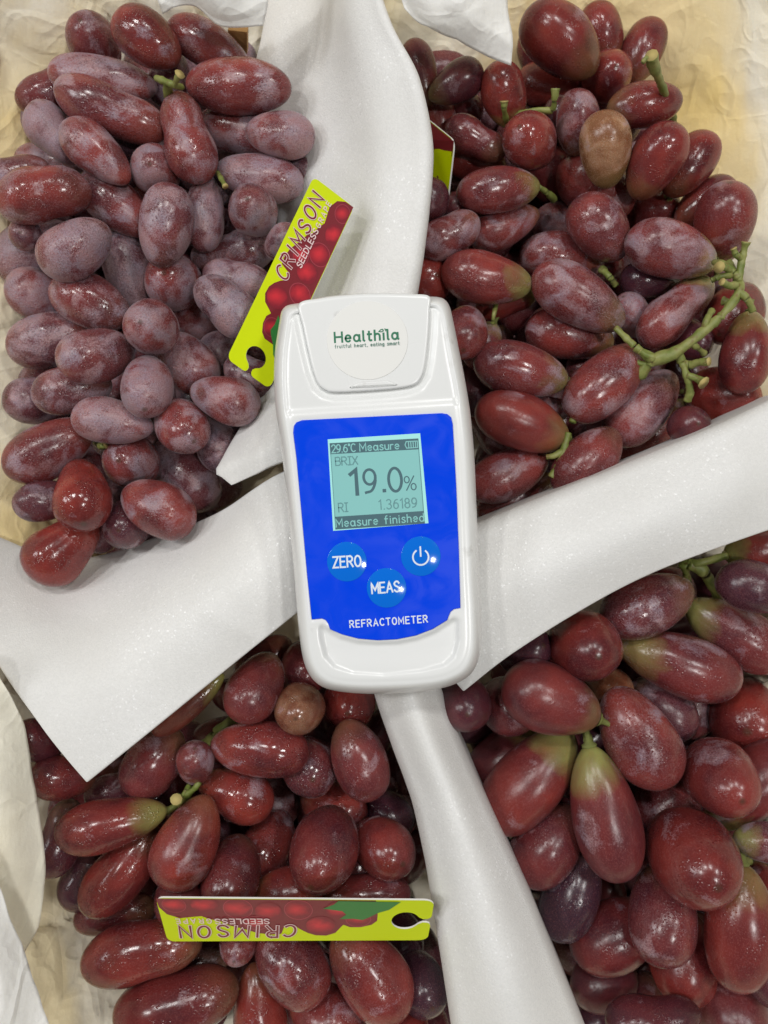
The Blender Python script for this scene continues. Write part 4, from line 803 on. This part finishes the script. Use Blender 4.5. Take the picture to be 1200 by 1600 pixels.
def plate(name, pts, prof, mat, parent=ROOT, n=200, smooth_outline=True, dome=None):
    """rounded plate: prof = [(inset px, z)], then closed on top"""
    o = catmull(pts, n, True) if smooth_outline else np.array(pts, float)
    if not smooth_outline:
        n = len(o)
    c = o.mean(0); t = np.roll(o, -1, 0) - np.roll(o, 1, 0); nn = np.c_[-t[:, 1], t[:, 0]]; nn /= np.linalg.norm(nn, axis=1, keepdims=True)
    if ((c - o) * nn).sum() < 0: nn = -nn
    verts, faces = [], []
    for ins, z in prof: verts += [dv(p[0], p[1], z) for p in o + nn * ins]
    for r in range(len(prof) - 1):
        for i in range(n): faces.append((r * n + i, (r + 1) * n + i, (r + 1) * n + (i + 1) % n, r * n + (i + 1) % n))
    faces.append(tuple(range((len(prof) - 1) * n, len(prof) * n)))
    ob = mesh(name, verts, faces, mat, parent)
    bm = bmesh.new(); bm.from_mesh(ob.data); bmesh.ops.recalc_face_normals(bm, faces=bm.faces)
    top = max(bm.faces, key=lambda f: f.calc_area()); 
    if top.normal.z < 0: bmesh.ops.reverse_faces(bm, faces=bm.faces)
    top.smooth = False
    bm.to_mesh(ob.data); bm.free(); return ob
ZT = .1210
lid = plate('lid', LID, [(0, .1188), (0, .1207), (.5, .1211), (1.4, .12135), (3, .12148), (6, .1215)], M_SHELL)
plate('lid_tab', [(548, 607), (557, 597.5), (566, 595.5), (600, 593.5), (608, 594), (619, 603)], [(0, .1214), (1.5, .12175), (3.5, .12185)], M_SHELL, n=60)
th = np.linspace(0, 2 * np.pi, 90, endpoint=False)
plate('sticker', np.c_[574 + 63.5 * np.cos(th), 532 + 61.5 * np.sin(th)], [(0, .1215), (.2, .12162), (.8, .12166)], M_STICK, smooth_outline=False)
sticker = [c for c in ROOT.children if c.name.startswith('sticker')][0]
def text_on(text, p0, p1, cap, z, w, name, mat, parent, gap=.2, jig=0.0, mono=None, slant=0.0):
    """text whose baseline runs from pixel p0 to p1 on the instrument; cap height in pixels"""
    L, wd = layout(text, gap=gap, jig=jig, mono=mono, slant=slant)
    p0 = np.array(p0, float); e = np.array(p1, float) - p0; le = np.linalg.norm(e); ex = e / le; ey = np.array([ex[1], -ex[0]]); sx = le / wd
    L2 = [[(x * sx, y * cap) for x, y in l] for l in L]
    return strokes(L2, w, lambda x, y, l: dv(*(p0 + ex * x + ey * y), z + l), name, mat, parent)
text_on('Healthjla', (523.5, 535), (622, 529.5), 15.5, .12172, 3.0, 'lettering', M_GINK, sticker, gap=.27)
strokes([[(592, 518), (595, 515), (598, 514.5), (599, 517), (595.5, 518.5), (592, 518)], [(602.5, 517), (603, 514.5), (601, 514)]], 1.6, lambda x, y, l: dv(x, y, .12173 + l), 'leaf_mark', M_GINK, sticker)
text_on('fruitful heart, eating smart', (523.5, 544.2), (624, 538.2), 5.2, .12172, .95, 'small_lettering', plain('grey_green_ink', (0.12, 0.24, 0.19), .5), sticker, gap=.34)
panel = plate('front_panel', PANEL, [(0, .1209), (0, .12135), (.5, .1215), (1.2, .12154)], M_BLUE, smooth_outline=False)
screen = plate('screen', [(512, 686.5), (656.5, 677), (669.5, 817.5), (520.5, 829.5)], [(0, .12155), (0, .12162)], M_LCDRIM, smooth_outline=False)
def lcd(u, v): 
    a, b_, c, d = (np.array(p, float) for p in ((515, 692.5), (653.7, 685), (524, 827.5), (664, 818)))
    return (1 - u) * (1 - v) * a + u * (1 - v) * b_ + (1 - u) * v * c + u * v * d
lm = lambda u, v, l: dv(*lcd(u, v), .12164 + l)
def lrect(name, u0, v0, u1, v1, mat, lift): return mesh(name, [lm(u0, v1, lift), lm(u1, v1, lift), lm(u1, v0, lift), lm(u0, v0, lift)], [(0, 1, 2, 3)], mat, screen, False)
lrect('display_field', 0, 0, 1, 1, M_LCD, 0)
lrect('title_bar', 0, 0, 1, .128, M_SEG, 1e-5); lrect('status_bar', 0, .852, 1, 1, M_SEG, 1e-5)
lrect('display_border', 0, .128, .008, .852, M_SEG2, 1e-5); lrect('display_border', .990, .128, 1, .852, M_SEG2, 1e-5)
def lcdtext(t, u0, u1, vb, vt, w, mat, gap=.2, mono=None, name='display_lettering'):
    L, wd = layout(t, gap=gap, mono=mono); sx = (u1 - u0) / wd; asp = 1.0
    return strokes([[(u0 + x * sx, vb - y * (vb - vt)) for x, y in l] for l in L], w, lambda u, v, l: lm(u, v, 2.5e-5 + l), name, mat, screen)
lcdtext('29.6oC', .02, .285, .112, .022, .013, M_LCD, gap=.16); lcdtext('Measure', .335, .775, .110, .022, .013, M_LCD, gap=.22)
lcdtext('BRJX', .052, .300, .262, .168, .0125, M_SEG2, gap=.14); lcdtext('RJ', .052, .155, .80, .70, .0125, M_SEG2, gap=.16); lcdtext('1.36189', .505, .925, .802, .692, .0125, M_SEG2, gap=.24)
lcdtext('%', .805, .935, .598, .435, .013, M_SEG); lcdtext('Measure finished', .012, .992, .972, .880, .013, M_LCD, gap=.25)
lcdtext('1', .205, .285, .61, .325, .043, M_SEG); lcdtext('9', .352, .488, .602, .330, .030, M_SEG); lcdtext('0', .632, .776, .602, .330, .032, M_SEG); lcdtext('.', .560, .592, .588, .48, .04, M_SEG)
strokes([[(.845, .068), (.86, .03), (.985, .03), (.985, .106), (.86, .106), (.845, .068)]] + [[(.885 + .026 * k, .036), (.885 + .026 * k, .1)] for k in range(4)], .011, lambda u, v, l: lm(u, v, 2.5e-5 + l), 'battery_sign', M_LCD, screen, ends=False)
def dome_button(cx, cy, r=31):
    th = np.linspace(0, 2 * np.pi, 56, endpoint=False)
    prof = [(0, .12155), (0, .12160)] + [(r * t, .12160 + .0006 * (1 - (1 - t) ** 2)) for t in np.linspace(.02, .9, 14)]
    return plate('button', np.c_[cx + r * np.cos(th), cy + r * np.sin(th)], prof, M_BTN, smooth_outline=False)
DOME = lambda cx, cy, r=31: (lambda x, y: .12160 + .0006 * (1 - min(1, ((x - cx) ** 2 + (y - cy) ** 2) / r ** 2)) + .00005)
def dome_text(t, p0, p1, cap, w, par, cxy, gap=.2):
    L, wd = layout(t, gap=gap); p0 = np.array(p0, float); e = np.array(p1, float) - p0; le = np.linalg.norm(e); ex = e / le; ey = np.array([ex[1], -ex[0]]); zf = DOME(*cxy)
    return strokes([dense([(x * le / wd, y * cap) for x, y in l], 2.5) for l in L], w, lambda x, y, l: (lambda q: dv(q[0], q[1], zf(q[0], q[1]) + l))(p0 + ex * x + ey * y), 'lettering', M_INK, par)
b1 = dome_button(542, 877.5); dome_text('ZERO', (521, 887), (564, 884.5), 16.5, 2.7, b1, (542, 877.5), .22)
b2 = dome_button(604, 918.5); dome_text('MEAS', (581.5, 927.5), (624.5, 924), 16, 2.6, b2, (604, 918.5), .20)
b3 = dome_button(657.5, 869)
zf = DOME(657.5, 869)
strokes([dense(q_, 2.5) for q_ in [[(657.4 + 12.2 * math.cos(math.radians(a)), 870.5 - 12.2 * math.sin(math.radians(a))) for a in range(126, 420, 7)], [(656.6, 854.5), (657.4, 869)]]], 2.6, lambda x, y, l: dv(x, y, zf(x, y) + l), 'power_sign', M_INK, b3)
text_on('REFRACTOMETER', (547, 980.6), (668, 972), 10.5, .12158, 1.9, 'lettering', M_INK, panel, gap=.34)

# ------------------------------------------------------------------ tags
def build_tag(corners, label, back=False, bow=0.0):
    """corners: (px, py, z) at s0t0, s1t0, s1t1, s0t1; s runs along the text, t across it"""
    P = [at(*c) for c in corners]; ctr = sum(P, Vector()) / 4; root = empty('price_tag', ctr); tag(root, label, 'tag', 'yellow tags stuck in the grapes')
    nrm = (P[1] - P[0]).cross(P[3] - P[0]).normalized()
    if nrm.z < 0: nrm = -nrm
    def mp(s, t, l): return (P[0] * (1 - s) * (1 - t) + P[1] * s * (1 - t) + P[2] * s * t + P[3] * (1 - s) * t) - ctr + nrm * (l + bow * math.sin(math.pi * s))
    hk = (lambda s: 1 - s) if back else (lambda s: s)
    def cr(cx, cy, r, a0, a1, rx=.22): return [(cx + r * rx * math.cos(math.radians(a)), cy + r * math.sin(math.radians(a))) for a in np.linspace(a0, a1, 6)]
    R = .12
    out = cr(1 - R * .22, R, R, -90, 0) + cr(1 - R * .22, 1 - R, R, 0, 90) + [(x / 10, 1.0) for x in range(9, 0, -1)] + cr(R * .3, 1 - R, R, 90, 180, .3)
    out += [(0.0, .62), (.004, .57), (.014, .545)] + [(.03, .54), (.045, .58)] + [(.095 + .052 * math.cos(math.radians(a)), .5 + .21 * math.sin(math.radians(a))) for a in range(150, -151, -15)] + [(.045, .42), (.03, .46)] + [(.014, .455), (.004, .43), (0, .38)] + cr(R * .3, R, R, 180, 270, .3) + [(x / 10, 0.0) for x in range(1, 10)]
    out = [(hk(s), t) for s, t in out]
    n = len(out); verts = [mp(s, t, 0) for s, t in out] + [mp(s, t, -.0006) for s, t in out]
    fs = [tuple(range(n)), tuple(reversed(range(n, 2 * n)))] + [(i, n + i, n + (i + 1) % n, (i + 1) % n) for i in range(n)]
    ob = mesh('card', verts, fs, [M_YEL, M_EDGE], root, False, [0, 0] + [1] * n)
    bm = bmesh.new(); bm.from_mesh(ob.data); bmesh.ops.recalc_face_normals(bm, faces=bm.faces); bmesh.ops.triangulate(bm, faces=[f for f in bm.faces if len(f.verts) > 4]); bm.to_mesh(ob.data); bm.free()
    # printed fruit: maroon mass, red berries with pale rims, leaf
    mass = [(.999, .01), (.997, .2), (.975, .36), (.93, .45), (.885, .42), (.85, .40), (.82, .47), (.78, .52), (.75, .62), (.70, .70), (.65, .80), (.60, .84), (.56, .82), (.545, .62), (.525, .58), (.505, .62), (.49, .70), (.46, .80), (.43, .86), (.39, .87), (.355, .80), (.335, .66), (.325, .60), (.30, .66), (.26, .66), (.22, .60), (.20, .50), (.20, .30), (.21, .01)]
    def flat(name, pts, lift, mat):
        ob_ = mesh(name, [mp(hk(s), t, lift) for s, t in pts], [tuple(range(len(pts)))], mat, root, False)
        bm_ = bmesh.new(); bm_.from_mesh(ob_.data)
        if bm_.faces[:] and next(iter(bm_.faces)).normal.dot(nrm) < 0: bmesh.ops.reverse_faces(bm_, faces=bm_.faces)
        bmesh.ops.triangulate(bm_, faces=bm_.faces); bm_.to_mesh(ob_.data); bm_.free(); return ob_
    flat('fruit_print', mass, .00005, M_MAROON)
    def ell(cx, cy, rx, ry): return [(min(.998, max(.002, cx + rx * math.cos(a))), min(.99, max(.012, cy + ry * math.sin(a)))) for a in np.linspace(0, 2 * math.pi, 22, endpoint=False)]
    for i, (cx, cy, rx, ry) in enumerate([(.94, .15, .042, .16), (.83, .14, .05, .17), (.71, .22, .052, .22), (.60, .30, .050, .22), (.49, .24, .050, .22), (.41, .62, .055, .22), (.27, .46, .045, .17), (.34, .25, .05, .2), (.65, .55, .045, .16)]):
        flat('berry_rim', ell(cx, cy, rx * 1.05, ry * 1.06), .00009 + i * 1e-5, M_MAROON if i % 2 else M_RIM); flat('printed_berry', ell(cx, cy, rx, ry), .000095 + i * 1e-5, M_BERRY)
    flat('leaf_print', [(.12, .03), (.16, .22), (.20, .30), (.235, .42), (.255, .47), (.29, .44), (.34, .45), (.315, .34), (.33, .26), (.40, .20), (.36, .10), (.345, .02)], .00021, M_LEAF)
    s0, s1 = (.06, .50) if back else (.50, .94)
    def words(t, s0, s1, tb, tt, w, mat, lift, name, gap=.2, jig=0.0, slant=0.0):
        L, wd = layout(t, gap=gap, jig=jig, slant=slant); sc = (s1 - s0) / wd; asp = .235
        mpx = lambda x, y, l: mp(s0 + x, tb + y / asp, lift + l)
        return strokes([[(x * sc, y * (tt - tb) * asp) for x, y in l] for l in L], w, mpx, name, mat, root)
    words('CRIMSON', s0, s1, .61, .88, .0145, M_PINK, .00024, 'lettering_outline', .42, .05, .12); words('CRIMSON', s0, s1, .61, .88, .0078, M_MAROON, .00032, 'lettering', .42, .05, .12)
    words('SEEDLESS', s0 + .10, s0 + .30, .44, .55, .0050, M_PINK, .00040, 'small_lettering', .25); words('GRAPE', s0 + .315, s0 + .445, .44, .54, .0045, M_PINK, .00040, 'small_lettering', .55)
    return root
build_tag([(421, 608, .088), (553, 324, .099), (490, 276, .101), (354, 560, .090)], 'yellow fruit tag slanting up beside the refractometer top left')
build_tag([(679, 1407, .103), (243, 1403, .103), (262, 1471, .090), (668, 1469, .090)], 'yellow fruit tag lying upside down across the lower left bunch', bow=.0)
build_tag([(710, 220, .078), (520, 66, .024), (500, 190, .020), (697, 332, .066)], 'partly hidden yellow fruit tag right of the upper foam edge', back=True)
